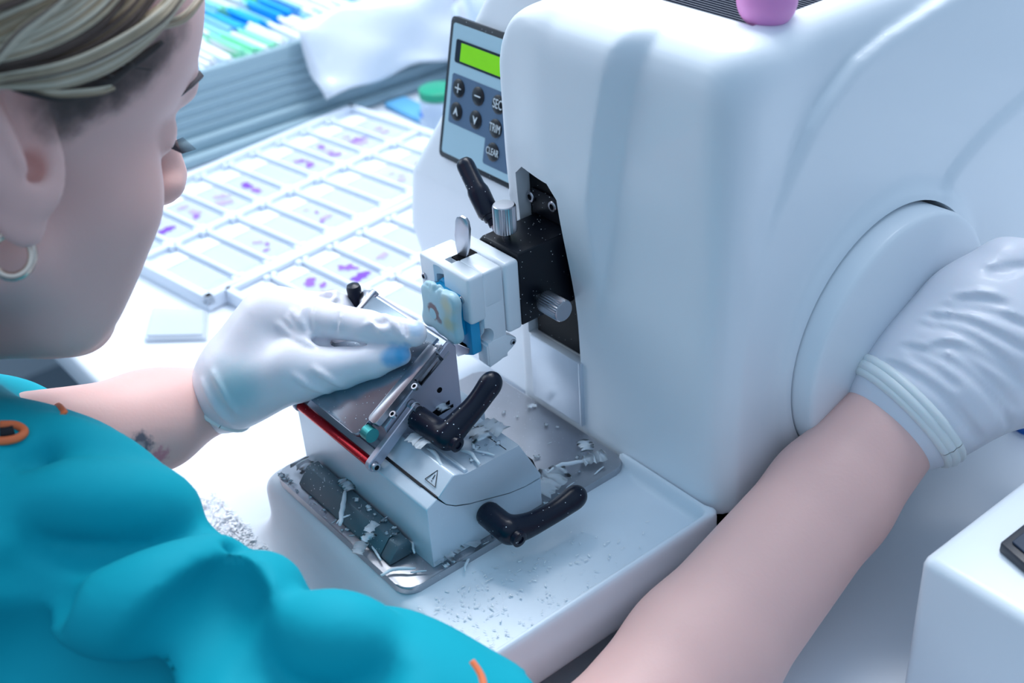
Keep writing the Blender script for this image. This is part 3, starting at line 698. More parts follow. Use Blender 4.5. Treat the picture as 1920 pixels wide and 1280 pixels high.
# wax shavings
M_SH = mat('wax_shaving', (226, 236, 244), .4, sss=.15, alpha=.88)
def shaving(kind, L, w, seed):
    r = random.Random(seed); bm = bmesh.new(); n = 9; pts = []
    curl = r.uniform(.2, 1.6)
    for i in range(n):
        s = i/(n-1); pts.append(np.array([L*(s-.5), L*.10*math.sin(s*PI*curl+r.random()*.3), w*.5+L*.05*(1-math.cos(s*PI*curl))*r.uniform(.5, 1)]))
    if kind == 'curl': b_tube(bm, pts, [w*(.6+.4*math.sin(PI*(i+.5)/n)) for i in range(n)], 8)
    else:
        L0 = []; 
        for i, p in enumerate(pts):
            ww = w*(1.2+.9*r.random()); L0.append((bm.verts.new(tuple(p+[0, ww, r.uniform(0, w*.6)])), bm.verts.new(tuple(p+[r.uniform(-w, w)*.4, 0, w*.5*r.random()+w*.3])), bm.verts.new(tuple(p+[0, -ww, r.uniform(0, w*.5)]))))
        for a, b in zip(L0, L0[1:]):
            bm.faces.new((a[0], a[1], b[1], b[0])); bm.faces.new((a[1], a[2], b[2], b[1]))
        bmesh.ops.solidify(bm, geom=bm.faces[:], thickness=.00025)
    me = bpy.data.meshes.new('wax_shaving'); bmesh.ops.recalc_face_normals(bm, faces=bm.faces); bm.to_mesh(me); bm.free()
    me.polygons.foreach_set('use_smooth', [True]*len(me.polygons)); me.materials.append(M_SH); return me
CUR = [shaving('curl', 1.0, .055, i) for i in range(4)]; FLK = [shaving('flake', 1.0, .22, 10+i) for i in range(5)]
def put_shaving(px, py, z, ang, L, kind, label, grp, idx=0):
    p = onax(px, py, 2, z); me = (CUR if kind == 'c' else FLK)[idx % (4 if kind == 'c' else 5)]
    o = bpy.data.objects.new('wax_shaving', me); COL.objects.link(o); o.location = p; o.rotation_euler = (0, 0, ang); o.scale = (L, L, L)
    tag(o, label, 'wax shaving', grp); return o
def dirang(px, py, qx, qy, z): a, b = onax(px, py, 2, z), onax(qx, qy, 2, z); return math.atan2(b[1]-a[1], b[0]-a[0]), float(np.linalg.norm(b-a))
Zp, Zr = .0627, .0733
big = [  # (from, to, z, kind, label)
 ((1025, 893), (1090, 866), Zp+.002, 'c', 'thick white rolled wax shaving on the steel plate right of the blade holder'),
 ((1098, 868), (1135, 863), Zp, 'f', 'broad ragged wax flake at the right end of the steel plate'),
 ((1092, 832), (1100, 850), Zp, 'f', 'hook-shaped wax flake highest up on the steel plate near the housing'),
 ((1115, 890), (1134, 877), Zp, 'c', 'short straight wax sliver closest to the right rim of the steel plate'),
 ((990, 764), (1005, 762), Zp, 'f', 'tiny flat wax chip alone in the middle of the steel plate behind the upper lever'),
 ((1018, 905), (1062, 893), Zp, 'f', 'crumpled wax flake beside the thick rolled shaving'),
 ((1020, 930), (1050, 905), Zp, 'f', 'loose torn wax flake against the back corner of the blade holder'),
 ((1062, 915), (1078, 906), Zp, 'c', 'small wax sliver between the long lever and the thick rolled shaving'),
 ((1045, 925), (1060, 937), Zp, 'c', 'thin curved wax thread just above the long lower lever'),
 ((640, 985), (657, 925), Zr, 'c', 'long bent wax curl on the grey rail nearest its middle'),
 ((632, 982), (655, 965), Zr, 'c', 'stubby wax roll on the front face edge of the grey rail'),
 ((712, 980), (728, 970), Zr, 'c', 'wax sliver across the top of the grey rail against the holder'),
 ((640, 903), (650, 915), Zr, 'f', 'pale flake upper left on the grey rail'),
 ((648, 910), (656, 925), Zr, 'f', 'folded wax flake on the grey rail beside the long bent curl'),
 ((690, 1000), (706, 985), Zr+.001, 'f', 'large tattered wax flake heaped on the right part of the grey rail'),
 ((682, 1018), (700, 1005), Zr-.004, 'f', 'tattered wax flake hanging over the front edge of the rail'),
 ((672, 1040), (683, 1022), Zp+.001, 'f', 'thin torn wax flake drooping over the front edge of the steel plate'),
 ((697, 1025), (710, 1053), Zp+.002, 'c', 'straight wax sliver leaning from rail to plate'),
 ((715, 1081), (778, 1064), Zp+.001, 'c', 'longest thin wax sliver across the front corner of the steel plate'),
 ((770, 1074), (800, 1073), Zp+.001, 'c', 'short thick wax sliver beside the longest one at the plate corner'),
 ((760, 1010), (782, 1038), Zp+.004, 'c', 'thin green-white wax thread leaning between rail end and holder'),
 ((868, 1000), (872, 1035), Zp-.002, 'f', 'wax ribbon hanging over the right edge of the steel plate'),
 ((872, 1035), (878, 1072), Zp-.004, 'c', 'thin wax thread dangling on the tray under the hanging ribbon'),
 ((835, 1050), (862, 1030), Zp+.001, 'f', 'matted wax flake at the foot of the holder front corner'),
 ((815, 1058), (840, 1042), Zp+.001, 'f', 'wax flake stuck under the holder front corner'),
 ((560, 872), (580, 890), Zp, 'f', 'grey-white torn flake at the left end of the steel plate'),
 ((880, 800), (896, 842), .1105, 'c', 'upright wax splinter right of the upper lever on the turret'),
 ((888, 845), (925, 858), .1105, 'c', 'wax splinter lying on the turret below the lever bolt'),
 ((860, 845), (905, 872), .1105, 'c', 'longer wax splinter parallel to the turret ridge'),
 ((905, 800), (940, 818), .1105, 'f', 'thin wax flake at the back of the turret top'),
 ((885, 812), (905, 835), .1105, 'f', 'wide wax flake behind the upper lever on the turret'),
 ((775, 825), (800, 845), .1140, 'f', 'fan-shaped wax flake in front of the upper lever hub'),
 ((798, 800), (815, 815), .1200, 'f', 'wax flake clinging beneath the upper lever collar'),
 ((820, 762), (835, 775), .1180, 'f', 'crumpled wax flake in the dark slot behind the upper lever'),
 ((790, 843), (840, 878), .1105, 'c', 'wax strand along the groove on the turret top'),
]
for i, (a, b, z, k, lab) in enumerate(big):
    an, L = dirang(*a, *b, z); m_ = ((a[0]+b[0])/2, (a[1]+b[1])/2)
    put_shaving(m_[0], m_[1], z, an, L*(1.0 if k == 'c' else 1.15), k, lab, 'wax shavings around the blade holder', i)
# small specks a person could still pick out
spots = [(-.128, -.045, .006, .150, Zp, 26), (-.108, -.026, .012, .0185, Zr, 24), (-.004, -.001, .01, .14, Zp, 10), (-.046, -.006, .052, .080, .1103, 18), (-.128, -.112, .006, .05, Zp, 12), (-.06, -.01, .096, .15, Zp, 10)]
k_ = 0
for (xa, xb, ya, yb, z, n) in spots:
    for _ in range(n):
        x, y = rng.uniform(xa, xb), rng.uniform(ya, yb)
        if z == Zp and -.131 < x < -.004 and .0035 < y < .096: 
            if y > .0050: y = rng.uniform(.001, .0045)
        o = bpy.data.objects.new('wax_shaving', (CUR if k_ % 2 else FLK)[k_ % 4]); COL.objects.link(o); o.location = (x, y, z); o.rotation_euler = (0, 0, rng.uniform(0, 6.3)); s = rng.uniform(.0012, .0042); o.scale = (s, s, s)
        tag(o, 'tiny white wax crumb scattered over the steel plate, rail and turret', 'wax shaving', 'tiny wax crumbs'); k_ += 1
# uncountable drift of debris on the tray floor
V_, F_ = [], []
def crumb(c, s):
    n0 = len(V_); a = rng.uniform(0, 6.3); t = rng.uniform(-.6, .6); e1 = np.array([math.cos(a), math.sin(a), t*.5]); e2 = np.array([-math.sin(a), math.cos(a), rng.uniform(-.5, .5)])
    l, w = s*rng.uniform(.6, 1.8), s*rng.uniform(.2, .8)
    for g in ((-1, -1), (1, -.7), (.8, 1), (-.9, .8)):
        V_.append(c+e1*l*g[0]+e2*w*g[1])
    for g in ((-1, -1), (1, -.7), (.8, 1), (-.9, .8)): V_.append(c+e1*l*g[0]*.9+e2*w*g[1]*.9+np.array([0, 0, s*.12]))
    F_.extend([(n0, n0+1, n0+2, n0+3), (n0+4, n0+7, n0+6, n0+5)]+[(n0+i, n0+4+i, n0+4+(i+1) % 4, n0+(i+1) % 4) for i in range(4)])
for _ in range(11000):
    px, py = rng.normal(570, 110), rng.normal(1020, 85)
    c = onax(px, py, 2, .0128)
    if not (-.33 < c[0] < .05 and -.12 < c[1] < -.012): continue
    crumb(c+np.array([0, 0, rng.uniform(0, .0025)]), rng.uniform(.0003, .0017))
for _ in range(300):
    x, y = rng.uniform(.006, .058), abs(rng.normal(0, .05))+.0
    if y < .145: crumb(np.array([x, y, .0566]), rng.uniform(.0003, .0009))
V_ = np.array(V_); F_ = np.array(F_)
wd = link(np_mesh('wax_debris', [(V_, F_)]), 'wax_debris', mat('wax_debris', (240, 244, 248), .5), None, (-.1, -.03, .013), smooth=0)
tag(wd, 'drift of fine white wax debris heaped in the tray in front of the steel plate', 'wax debris', kind='stuff')

# ------------------------------------------------------------------ slide trays with slides
M_TR = mat('slide_tray_plastic', (222, 231, 243), .45); M_GL = mat('slide_glass', (236, 243, 250), .12, alpha=.35, coat=.4)
M_LB = mat('slide_label', (240, 244, 250), .6)
M_STN = [mat('stain_violet', (146, 96, 232), .5, alpha=.9), mat('stain_lilac', (188, 170, 242), .5, alpha=.8), mat('stain_purple', (122, 64, 222), .5, alpha=.92)]
def tray_at(o2, ang, cols, rows, colw, pitch, margin, name, label, y0row=0):
    """o2 = near right corner (world xy); local x runs to the left, local y away"""
    ca, sa = math.cos(ang), math.sin(ang); T = thing(name, label, 'slide tray', (o2[0], o2[1], 0), 'slide trays')
    T.rotation_euler = (0, 0, ang)
    Wd = margin*2+cols*colw; Ln = margin*2+rows*pitch
    def local(bm, nm, m):
        me = bpy.data.meshes.new(nm); bmesh.ops.recalc_face_normals(bm, faces=bm.faces); bm.to_mesh(me); bm.free(); me.materials.append(m)
        me.polygons.foreach_set('use_smooth', [True]*len(me.polygons)); me.set_sharp_from_angle(angle=.6)
        o = bpy.data.objects.new(nm, me); COL.objects.link(o); o.parent = T; return o
    bm = bmesh.new(); b_box(bm, (-Wd, 0, .0005), (0, Ln, .0065), .0012); local(bm, 'tray_floor', M_TR)
    bm = bmesh.new()
    b_box(bm, (-Wd, 0, .006), (-Wd+margin, Ln, .0135), .001); b_box(bm, (-margin, 0, .006), (0, Ln, .0135), .001)
    b_box(bm, (-Wd, 0, .006), (0, margin, .0135), .001); b_box(bm, (-Wd, Ln-margin, .006), (0, Ln, .0135), .001)
    for c in range(1, cols): b_box(bm, (-margin-c*colw-.003, margin, .006), (-margin-c*colw+.003, Ln-margin, .0118), .0008)
    local(bm, 'tray_rim', M_TR)
    bm = bmesh.new()
    for c in range(cols):
        for r_ in range(1, rows):
            xm = -margin-c*colw; yy = margin+r_*pitch
            b_box(bm, (xm-colw+.003, yy-.0016, .006), (xm-.003, yy+.0016, .0128), .0006)
            b_box(bm, (xm-colw+.003, yy-.006, .006), (xm-colw+.008, yy+.006, .0128), .0008)
            b_box(bm, (xm-.008, yy-.006, .006), (xm-.003, yy+.006, .0118), .0008)
    local(bm, 'tray_divider', M_TR)
    return T, lambda c, r_: (-margin-c*colw-colw/2, margin+(r_+.5)*pitch)
slide_src = {}
def slide_mesh():
    bm = bmesh.new(); b_box(bm, (-.0375, -.0128, 0), (.0375, .0128, .0011), .0002, 1); me = bpy.data.meshes.new('microscope_slide'); bm.to_mesh(me); bm.free(); me.materials.append(M_GL)
    bm = bmesh.new(); b_box(bm, (-.0374, -.0126, .0011), (-.0200, .0126, .0013)); m2 = bpy.data.meshes.new('label_end'); bm.to_mesh(m2); bm.free(); m2.materials.append(M_LB)
    bm = bmesh.new(); b_box(bm, (-.0190, -.0118, .0011), (.0340, .0118, .0014)); m3 = bpy.data.meshes.new('cover_glass'); bm.to_mesh(m3); bm.free(); m3.materials.append(M_GL)
    return me, m2, m3
SM = slide_mesh()
def section_mesh(seed):
    r = random.Random(seed); bm = bmesh.new(); n = 22
    R = [r.uniform(.0022, .0050)*(1+.4*math.sin(2*k*PI/n*2+r.random())+.25*math.sin(5*k*PI/n*2)) for k in range(n)]
    R = [(R[k-1]+R[k])*.5 for k in range(n)]
    v0 = [bm.verts.new((R[k]*1.3*math.cos(2*PI*k/n), R[k]*math.sin(2*PI*k/n), .0)) for k in range(n)]; f = bm.faces.new(v0)
    ex = bmesh.ops.extrude_face_region(bm, geom=[f]); bmesh.ops.translate(bm, vec=(0, 0, .00012), verts=[e for e in ex['geom'] if isinstance(e, bmesh.types.BMVert)])
    bmesh.ops.recalc_face_normals(bm, faces=bm.faces); me = bpy.data.meshes.new('tissue_section'); bm.to_mesh(me); bm.free(); return me
SEC = {}
for i in range(6):
    for j in range(3):
        m_ = section_mesh(i); m_.materials.append(M_STN[j]); SEC[(i, j)] = m_
def add_slide(T, xy, spec, label, grp, z=.0072):
    M = Matrix.Translation(T.location) @ Matrix.Rotation(T.rotation_euler.z, 4, 'Z')
    o = bpy.data.objects.new('microscope_slide', SM[0]); COL.objects.link(o)
    p = M @ Vector((xy[0], xy[1], z)); o.location = p; o.rotation_euler = (0, 0, T.rotation_euler.z)
    tag(o, label, 'microscope slide', grp)
    for nm, me in (('label_end', SM[1]), ('cover_glass', SM[2])):
        c = bpy.data.objects.new(nm, me); COL.objects.link(c); c.parent = o
    for (u, v_, s, sh, cl) in spec:
        c = bpy.data.objects.new('tissue_section', SEC[(sh, cl)]); COL.objects.link(c); c.parent = o; c.location = (u, v_, .0015); c.scale = (s, s, 1); c.rotation_euler = (0, 0, sh*1.3+u*60)
    return o
T1, cell = tray_at((-.4235, .0985), math.radians(8.3), 2, 10, .1000, .0325, .0075, 'slide_tray', 'long white slide tray nearest the face with two columns of slides')
C2 = {  # tray 1, (col,row): stain spots; col 0 = right column
 (0, 0): [], (0, 1): [], (0, 2): [(.006, 0, .8, 0, 1), (.016, .003, .6, 1, 0), (.024, -.004, .6, 2, 0)], (0, 3): [], (0, 4): [(-.008, 0, .5, 3, 1), (.004, .003, .5, 4, 0), (.018, .002, 1, 0, 1), (.022, -.006, .6, 5, 0)],
 (0, 5): [], (0, 6): [], (0, 7): [(.0, 0, .5, 3, 1), (.010, .003, .6, 5, 1), (.018, -.003, .9, 2, 1)], (0, 8): [(.006, -.002, .8, 4, 2)], (0, 9): [(.012, 0, .6, 1, 1)],
 (1, 0): [], (1, 1): [(-.002, .002, 1.1, 2, 1), (.020, -.002, 1.4, 0, 2)], (1, 2): [(-.006, .0, 1.0, 1, 1), (.012, .002, 1.2, 4, 1), (.020, -.003, .9, 3, 0)], (1, 3): [(.004, .003, 1.3, 5, 1), (.018, -.002, 1.5, 2, 1)],
 (1, 4): [(.006, .0, 1.3, 4, 2), (.022, -.001, 1.2, 1, 0)], (1, 5): [], (1, 6): [(.004, .0, 1.1, 5, 0), (.019, .0, 1.2, 3, 0)], (1, 7): [(-.004, .002, 1.0, 2, 0), (.010, 0, .9, 0, 1), (.021, -.001, 1.2, 4, 0)], (1, 8): [(-.002, 0, .8, 1, 1), (.012, .001, 1.5, 5, 0), (.021, 0, 1.5, 2, 1)], (1, 9): [(.008, .002, 1, 3, 1), (.020, 0, 1, 0, 1)]}
NUM = ['nearest', 'second', 'third', 'fourth', 'fifth', 'sixth', 'seventh', 'eighth', 'ninth', 'farthest']
for (c, r_), sp in C2.items():
    look = 'unstained clear slide' if not sp else ('slide with %s purple %s' % (['', 'one', 'two', 'three', 'four'][len(sp)], 'spot' if len(sp) == 1 else 'spots'))
    add_slide(T1, cell(c, r_), sp, '%s, %s in %s column, tray by the face' % (look, NUM[r_], ['right', 'left'][c]), 'slides in the tray by the face')
T2, cell2 = tray_at((-.2585, .135), math.radians(6.5), 2, 8, .0800, .0325, .0060, 'slide_tray', 'second white slide tray lying between the first tray and the microtome')
C3 = {(1, 0): [(.0, .002, 1.2, 4, 0), (.018, 0, 1.2, 1, 0)], (1, 1): [(-.004, 0, 1.3, 4, 0), (.008, .004, .8, 1, 0), (.021, -.003, 1.4, 2, 0)], (1, 2): [(.0, .002, 1.4, 5, 0), (.021, .0, 1.5, 0, 2)], (1, 3): [(.008, .001, 1.1, 3, 1)], (1, 4): [], (1, 5): [(.01, 0, .8, 2, 1)], (1, 6): [], (0, 1): [], (0, 2): [], (0, 3): []}
for (c, r_), sp in C3.items():
    look = 'unstained clear slide' if not sp else ('slide with %s violet %s' % (['', 'one', 'two', 'three', 'four'][len(sp)], 'spot' if len(sp) == 1 else 'spots'))
    add_slide(T2, cell2(c, r_), sp, '%s, %s in %s column, tray beside microtome' % (look, NUM[r_], ['right', 'left'][c]), 'slides in the tray beside the microtome')
# small clear case on the bench
SC = thing('cover_glass_case', 'small flat clear plastic case lying on the bench below the slide tray', 'case', (-.422, .068, 0))
qs = [onax(a, b, 2, .0)[:2] for a, b in ((287, 584), (390, 590), (388, 640), (272, 643))]
bm = bmesh.new(); b_prism(bm, [tuple(q_) for q_ in qs], 2, .0004, .0040, .0006, 1); lid = finish(bm, 'case_base', mat('clear_case', (222, 230, 240), .15, alpha=.55), SC)
c_ = sum(qs)/4
bm = bmesh.new(); b_prism(bm, [tuple(c_+(q_-c_)*.9) for q_ in qs], 2, .0041, .0060, .0006, 1); finish(bm, 'case_lid', MATS['clear_case'], SC)

# ------------------------------------------------------------------ archive box with filed slides
AB = thing('slide_archive_box', 'grey-blue ridged storage box full of filed slides behind the slide trays', 'box', (-.90, .33, 0))
M_AB = mat('archive_box_grey', (142, 168, 180), .5)
XB = -.705
bm = bmesh.new()
b_box(bm, (-1.12, -.25, .001), (XB-.012, .66, .050), .002); b_box(bm, (XB-.020, -.25, .001), (XB+.018, .66, .010), .002); b_box(bm, (XB-.020, -.25, .010), (XB+.006, .66, .022), .002)
finish(bm, 'box_base', M_AB, AB)
bm = bmesh.new()
for i in range(6): b_box(bm, (XB-.014-.0018*i, -.245, .022+i*.0098), (XB-.0035-.0018*i, .655, .022+i*.0098+.0097), .0006)
b_box(bm, (XB-.0190, -.25, .02), (XB-.0120, .66, .080), .001)
finish(bm, 'box_front_wall', M_AB, AB)
bm = bmesh.new(); b_box(bm, (-1.12, .640, .02), (XB-.013, .655, .080), .001); b_box(bm, (-1.12, -.25, .02), (-1.108, .655, .080), .001); finish(bm, 'box_side_wall', M_AB, AB)
cols_ = [((0, 170, 236), 'bright blue'), ((140, 204, 242), 'pale blue'), ((240, 242, 248), 'white'), ((140, 230, 190), 'green'), ((206, 228, 246), 'ice blue')]
plates = []
for k, (rgb, nm) in enumerate(cols_):
    bm = bmesh.new(); b_box(bm, (-.036, -.0019, 0), (.036, .0019, .034), .0005, 1)
    me = bpy.data.meshes.new('filed_slide'); bm.to_mesh(me); bm.free(); me.materials.append(mat('file_'+nm.replace(' ', '_'), rgb, .5)); plates.append((me, nm))
rowx = [-.762, -.838, -.914, -.990]
rowname = ['front', 'second', 'third', 'fourth', 'rearmost']
nplate = 0
for ri, rx in enumerate(rowx):
    y = .17 + .0*ri; 
    while y < .632 and nplate < 292:
        cl = int(np.floor((math.sin(y*23+ri*1.9)+1)*1.4+rng.uniform(0, 2.3))) % 5
        if ri == 0 and y > .24 and rng.random() < .45: cl = 2
        if ri in (1,) and rng.random() < .35: cl = 1
        me, nm = plates[cl]; o = bpy.data.objects.new('filed_slide', me); COL.objects.link(o)
        o.location = (rx+rng.uniform(-.002, .002), y, .0505); o.rotation_euler = (rng.uniform(.30, .62), 0, rng.uniform(-.03, .03)); o.scale = (1, 1, rng.uniform(.95, 1.2))
        tag(o, 'thin %s filed slide leaning in the %s row of the storage box' % (nm, rowname[ri]), 'filed slide', 'filed slides in the storage box'); nplate += 1
        y += rng.uniform(.0048, .0078)

# ------------------------------------------------------------------ plastic bags
M_BAG = mat('clear_film', (214, 228, 246), .16, alpha=.55, coat=.5, bump=.6, bscale=60)
def bag(center, size, seed, name, label, crump=.012, alpha=None, rot=None):
    r = np.random.default_rng(seed); F = Field(); F.ell((0, 0, 0), size, None, k=.01)
    ph = r.uniform(0, 6, (7, 4)); fr = r.uniform(25, 85, (7, 3)); base = F.p[0]
    def g(X, Y, Z):
        c = X/size[0]; a = Y/size[1]; b = Z/size[2]
        d = ((np.abs(c)**3.2+np.abs(a)**3.2+np.abs(b)**3.2)**(1/3.2)-1)*min(size)*.9
        for k in range(7): d = d+crump*.22*np.abs(np.sin(X*fr[k, 0]+Y*fr[k, 1]*(-1)**k+Z*fr[k, 2]+ph[k, 0]))
        return d
    F = Field(); F.fn([-s_ for s_ in size], size, g); v, q = F.mesh(.005)
    if rot is not None: v = v@np.array(rot).T
    v = v+np.array(center); v[:, 2] = np.maximum(v[:, 2], .0012)
    o = link(np_mesh(name, [(v, q)]), name, M_BAG, None, (center[0], center[1], max(0, center[2]-size[2])), smooth=180); return tag(o, label, 'bag')
# zip bag draped over the box edge
def sheet(name, rows_, label, m, th=.002):
    n, k = len(rows_), len(rows_[0]); S = []
    for row in rows_: S.append(spline(row, 6))
    S = np.array(S); G = []
    for j in range(S.shape[1]): G.append(spline(S[:, j], 6))
    G = np.array(G); a, b = G.shape[:2]
    G[:, :, 0] += .004*np.sin(np.arange(a)[:, None]*.55+np.arange(b)[None, :]*.4); G[:, :, 2] += .003*np.sin(np.arange(a)[:, None]*.9-np.arange(b)[None, :]*.7)
    V = G.reshape(-1, 3); I = np.arange(a*b).reshape(a, b); Q = np.stack([I[:-1, :-1], I[1:, :-1], I[1:, 1:], I[:-1, 1:]], -1).reshape(-1, 4)
    me = np_mesh(name, [(V, Q)]); bm = bmesh.new(); bm.from_mesh(me); bmesh.ops.solidify(bm, geom=bm.faces[:], thickness=th); bm.to_mesh(me); bm.free()
    return me, G
xw = XB+.004
rows_ = [[(-.722, .366, .098), (-.720, .45, .100), (-.722, .53, .099), (-.724, .61, .098)],
         [(-.706, .364, .094), (-.704, .45, .100), (-.702, .53, .096), (-.70, .615, .10)],
         [(-.690, .366, .055), (-.688, .45, .066), (-.686, .53, .062), (-.686, .62, .06)],
         [(-.680, .370, .030), (-.676, .45, .034), (-.674, .53, .032), (-.672, .622, .03)]]
me, G = sheet('zip_bag', rows_, '', M_BAG)
zb = link(me, 'zip_bag', mat('zip_bag_film', (232, 240, 250), .18, alpha=.72, coat=.5), None, (-.72, .49, .03), smooth=180)
tag(zb, 'clear zip bag with a faint red seal line draped over the box edge', 'bag')
bm = bmesh.new(); b_tube(bm, [G[-5, j]+np.array([.0052, 0, .001]) for j in range(G.shape[1])], .0018, 8); finish(bm, 'seal_line', mat('zip_red', (206, 120, 168), .5), zb)
bag((-.575, .60, .075), (.105, .115, .085), 3, 'plastic_bag', 'crumpled clear plastic bag of supplies standing left of the microtome behind the trays')
bag((-.545, .845, .13), (.13, .10, .13), 5, 'plastic_bag', 'larger hazy clear bag standing at the back of the bench')
def jar(name, loc, r, h, capc, label, cat):
    J = thing(name, label, cat, loc)
    bm = bmesh.new(); b_lathe(bm, loc, (0, 0, 1), [(0, r*.95), (.001, r), (h*.75, r), (h*.8, r*.85), (h*.84, r*.85)], 28); finish(bm, 'bottle_body', mat('bottle_body', (206, 222, 240), .3, alpha=.8), J)
    bm = bmesh.new(); b_lathe(bm, (loc[0], loc[1], loc[2]+h*.80), (0, 0, 1), [(0, r*1.0), (h*.20, r*1.0), (h*.22, r*.9)], 28); finish(bm, 'cap', mat('cap_%d_%d_%d' % capc, capc, .4), J)
def onz(px, py, z): p = onax(px, py, 2, z); return (float(p[0]), float(p[1]))
x, y = onz(822, 172, .036); jar('reagent_bottle', (x, y, 0), .020, .040, (0, 150, 116), 'short bottle with a green cap half hidden behind the microtome', 'bottle')
x, y = onz(806, 212, .014); jar('reagent_bottle', (x, y, 0), .011, .016, (0, 120, 235), 'tiny bottle with a vivid blue cap beside the far end of the tray', 'bottle')
x, y = onz(785, 200, .012)
bm = bmesh.new(); b_box(bm, (x-.05, y-.012, .0005), (x+.03, y+.016, .007), .003); o = finish(bm, 'folded_wrap', mat('wrap_blue', (96, 168, 214), .5), None, (x, y, 0)); tag(o, 'folded pale blue wrap lying between the far tray end and the bottles', 'wrap')

# ------------------------------------------------------------------ pink ball, white box, blue bit
pb = onax(1439, -4, 2, .3215); F = Field(); F.cone(pb, pb+np.array([-.002, .004, .001]), .0140, .0132, k=.004)
v, q = F.mesh(.0012); v = np_smooth(v, q, 3); v[:, 2] += .3074-v[:, 2].min()
o = link(np_mesh('rubber_ball', [(v, q)]), 'rubber_ball', mat('pink_rubber', (232, 150, 210), .45, sss=.2), None, (pb[0], pb[1], .3074), smooth=180); tag(o, 'pink egg-shaped rubber ball resting on the dark ribbed mat', 'ball')
BX = thing('instrument_box', 'white instrument box with rounded edges at the lower right of the photo', 'box', (.27, .27, 0))
bm = bmesh.new(); b_box(bm, (.1765, .1690, .0), (.42, .60, .1000), .006, 4); finish(bm, 'box_housing', WHITE, BX)
for fx in (.20, .40):
    for fy in (.19, .57): pass
BP = thing('black_case', 'thin black case lying on top of the white instrument box', 'case', (.225, .225, .1))
a = np.array(onz(1874, 1022, .104)); e1 = np.array(onz(1925, 1066, .104))-a; e2 = np.array(onz(1925, 982, .104))-a; e1 = e1/np.linalg.norm(e1); e2 = e2/np.linalg.norm(e2)
bm = bmesh.new(); b_prism(bm, [tuple(a), tuple(a+e1*.06), tuple(a+e1*.06+e2*.08), tuple(a+e2*.08)], 2, .1002, .1060, .001, 2); finish(bm, 'case_shell', mat('case_black', (14, 26, 42), .35), BP)
bm = bmesh.new(); b_prism(bm, [tuple(a+e1*.004+e2*.004), tuple(a+e1*.056+e2*.004), tuple(a+e1*.056+e2*.076), tuple(a+e1*.004+e2*.076)], 2, .1061, .1072, .0004, 1); finish(bm, 'case_lid', mat('case_navy', (24, 44, 68), .4), BP)
p = onax(1922, 772, 2, .012); bm = bmesh.new(); b_lathe(bm, (p[0]+.004, p[1]+.006, 0.0), (0, 0, 1), [(0, .013), (.016, .013), (.018, .011)], 24); o = finish(bm, 'blue_cap', mat('blue_cap', (20, 110, 210), .4), None, (p[0], p[1], 0)); tag(o, 'blue plastic cap on the bench below the right glove', 'cap')
# ------------------------------------------------------------------ person
M_SKIN = mat('skin', (234, 188, 180), .48, sss=.25, var=.07, vscale=18, bump=.12, bscale=500)
M_SKINA = M_SKIN
M_SCRUB = mat('teal_scrub_cloth', (0, 168, 186), .75, spec=.25, bump=.8, bscale=45)
M_TRIM = mat('orange_trim', (240, 120, 70), .6)
M_GLOVE = mat('latex_glove', (226, 226, 234), .42, sss=.2, coat=.1, bump=.10, bscale=260)
def C3v(px, py, t): return at(px, py, t)
HS = 1.10
MH = np.array([[.674, -.6876, .2702], [-.0291, .3408, .9397], [.7382, .6412, -.2097]])
HT = HS*np.array([-.224, .0908, .4906])
HB = np.stack([CR, CU, CF]).T @ MH; HO = CAM+CR*HT[0]+CU*HT[1]+CF*HT[2]
def hp(x, y, z): return HO+HB@(np.array([x, y, z], float)*HS/1000)
def hr(v): return v*HS/1000
RB = HB.T        # world -> head axes
def he(F, c, r, k=.008, op='u'): return F.ell(hp(*c), np.array(r)*HS/1000, RB, k, op)
HD = Field()
he(HD, (-8, 0, 48), (98, 76, 80), .02); he(HD, (30, 0, 40), (62, 66, 62), .02)
he(HD, (34, 0, -18), (48, 58, 62), .018)
HD.cone(hp(12, -50, -42), hp(66, -16, -78), hr(17), hr(14), .020); HD.cone(hp(12, 50, -42), hp(66, 16, -78), hr(17), hr(14), .020)
HD.cone(hp(70, -8, -80), hp(70, 8, -80), hr(14), hr(14), .012)
he(HD, (48, -36, -16), (28, 25, 32), .016); he(HD, (48, 36, -16), (28, 25, 32), .016)      # cheeks
he(HD, (49, -30, -48), (26, 24, 26), .016); he(HD, (49, 30, -48), (26, 24, 26), .016)
he(HD, (68, 0, -46), (20, 22, 18), .012)
HD.cone(hp(80, -26, 30), hp(84, 0, 30), hr(10), hr(9), .012); HD.cone(hp(80, 26, 30), hp(84, 0, 30), hr(10), hr(9), .012)
he(HD, (92, -31, 11), (15, 14, 11), .010, 's'); he(HD, (92, 31, 11), (15, 14, 11), .010, 's')
HD.cone(hp(84, 0, 22), hp(103, 0, -12), hr(7), hr(9.5), .008); he(HD, (98, -8, -18), (10, 7, 7), .006); he(HD, (98, 8, -18), (10, 7, 7), .006)
he(HD, (103, -6, -24), (4, 3, 3), .003, 's'); he(HD, (103, 6, -24), (4, 3, 3), .003, 's')
for s_ in (-1, 1): he(HD, (70, 31*s_, 10), (13, 14, 12), .003)                           # eyeballs under lids
for s_ in (-1, 1): HD.cone(hp(81, 22*s_, 6), hp(75, 42*s_, 7), hr(2.2), hr(2.0), .003)
he(HD, (85, 0, -41), (7, 20, 4.5), .004); he(HD, (84, 0, -50), (7, 17, 5), .004); HD.cone(hp(92, -20, -45.5), hp(92, 20, -45.5), hr(1.6), hr(1.6), .003, 's')
# neck leaning back to the shoulders
HD.cone(hp(-28, 0, -40), hp(-62, 4, -150), hr(54), hr(60), .022)
HD.cone(at(112, 585, .575), at(-80, 592, .60), rpx(72, .575), rpx(92, .6), .022)
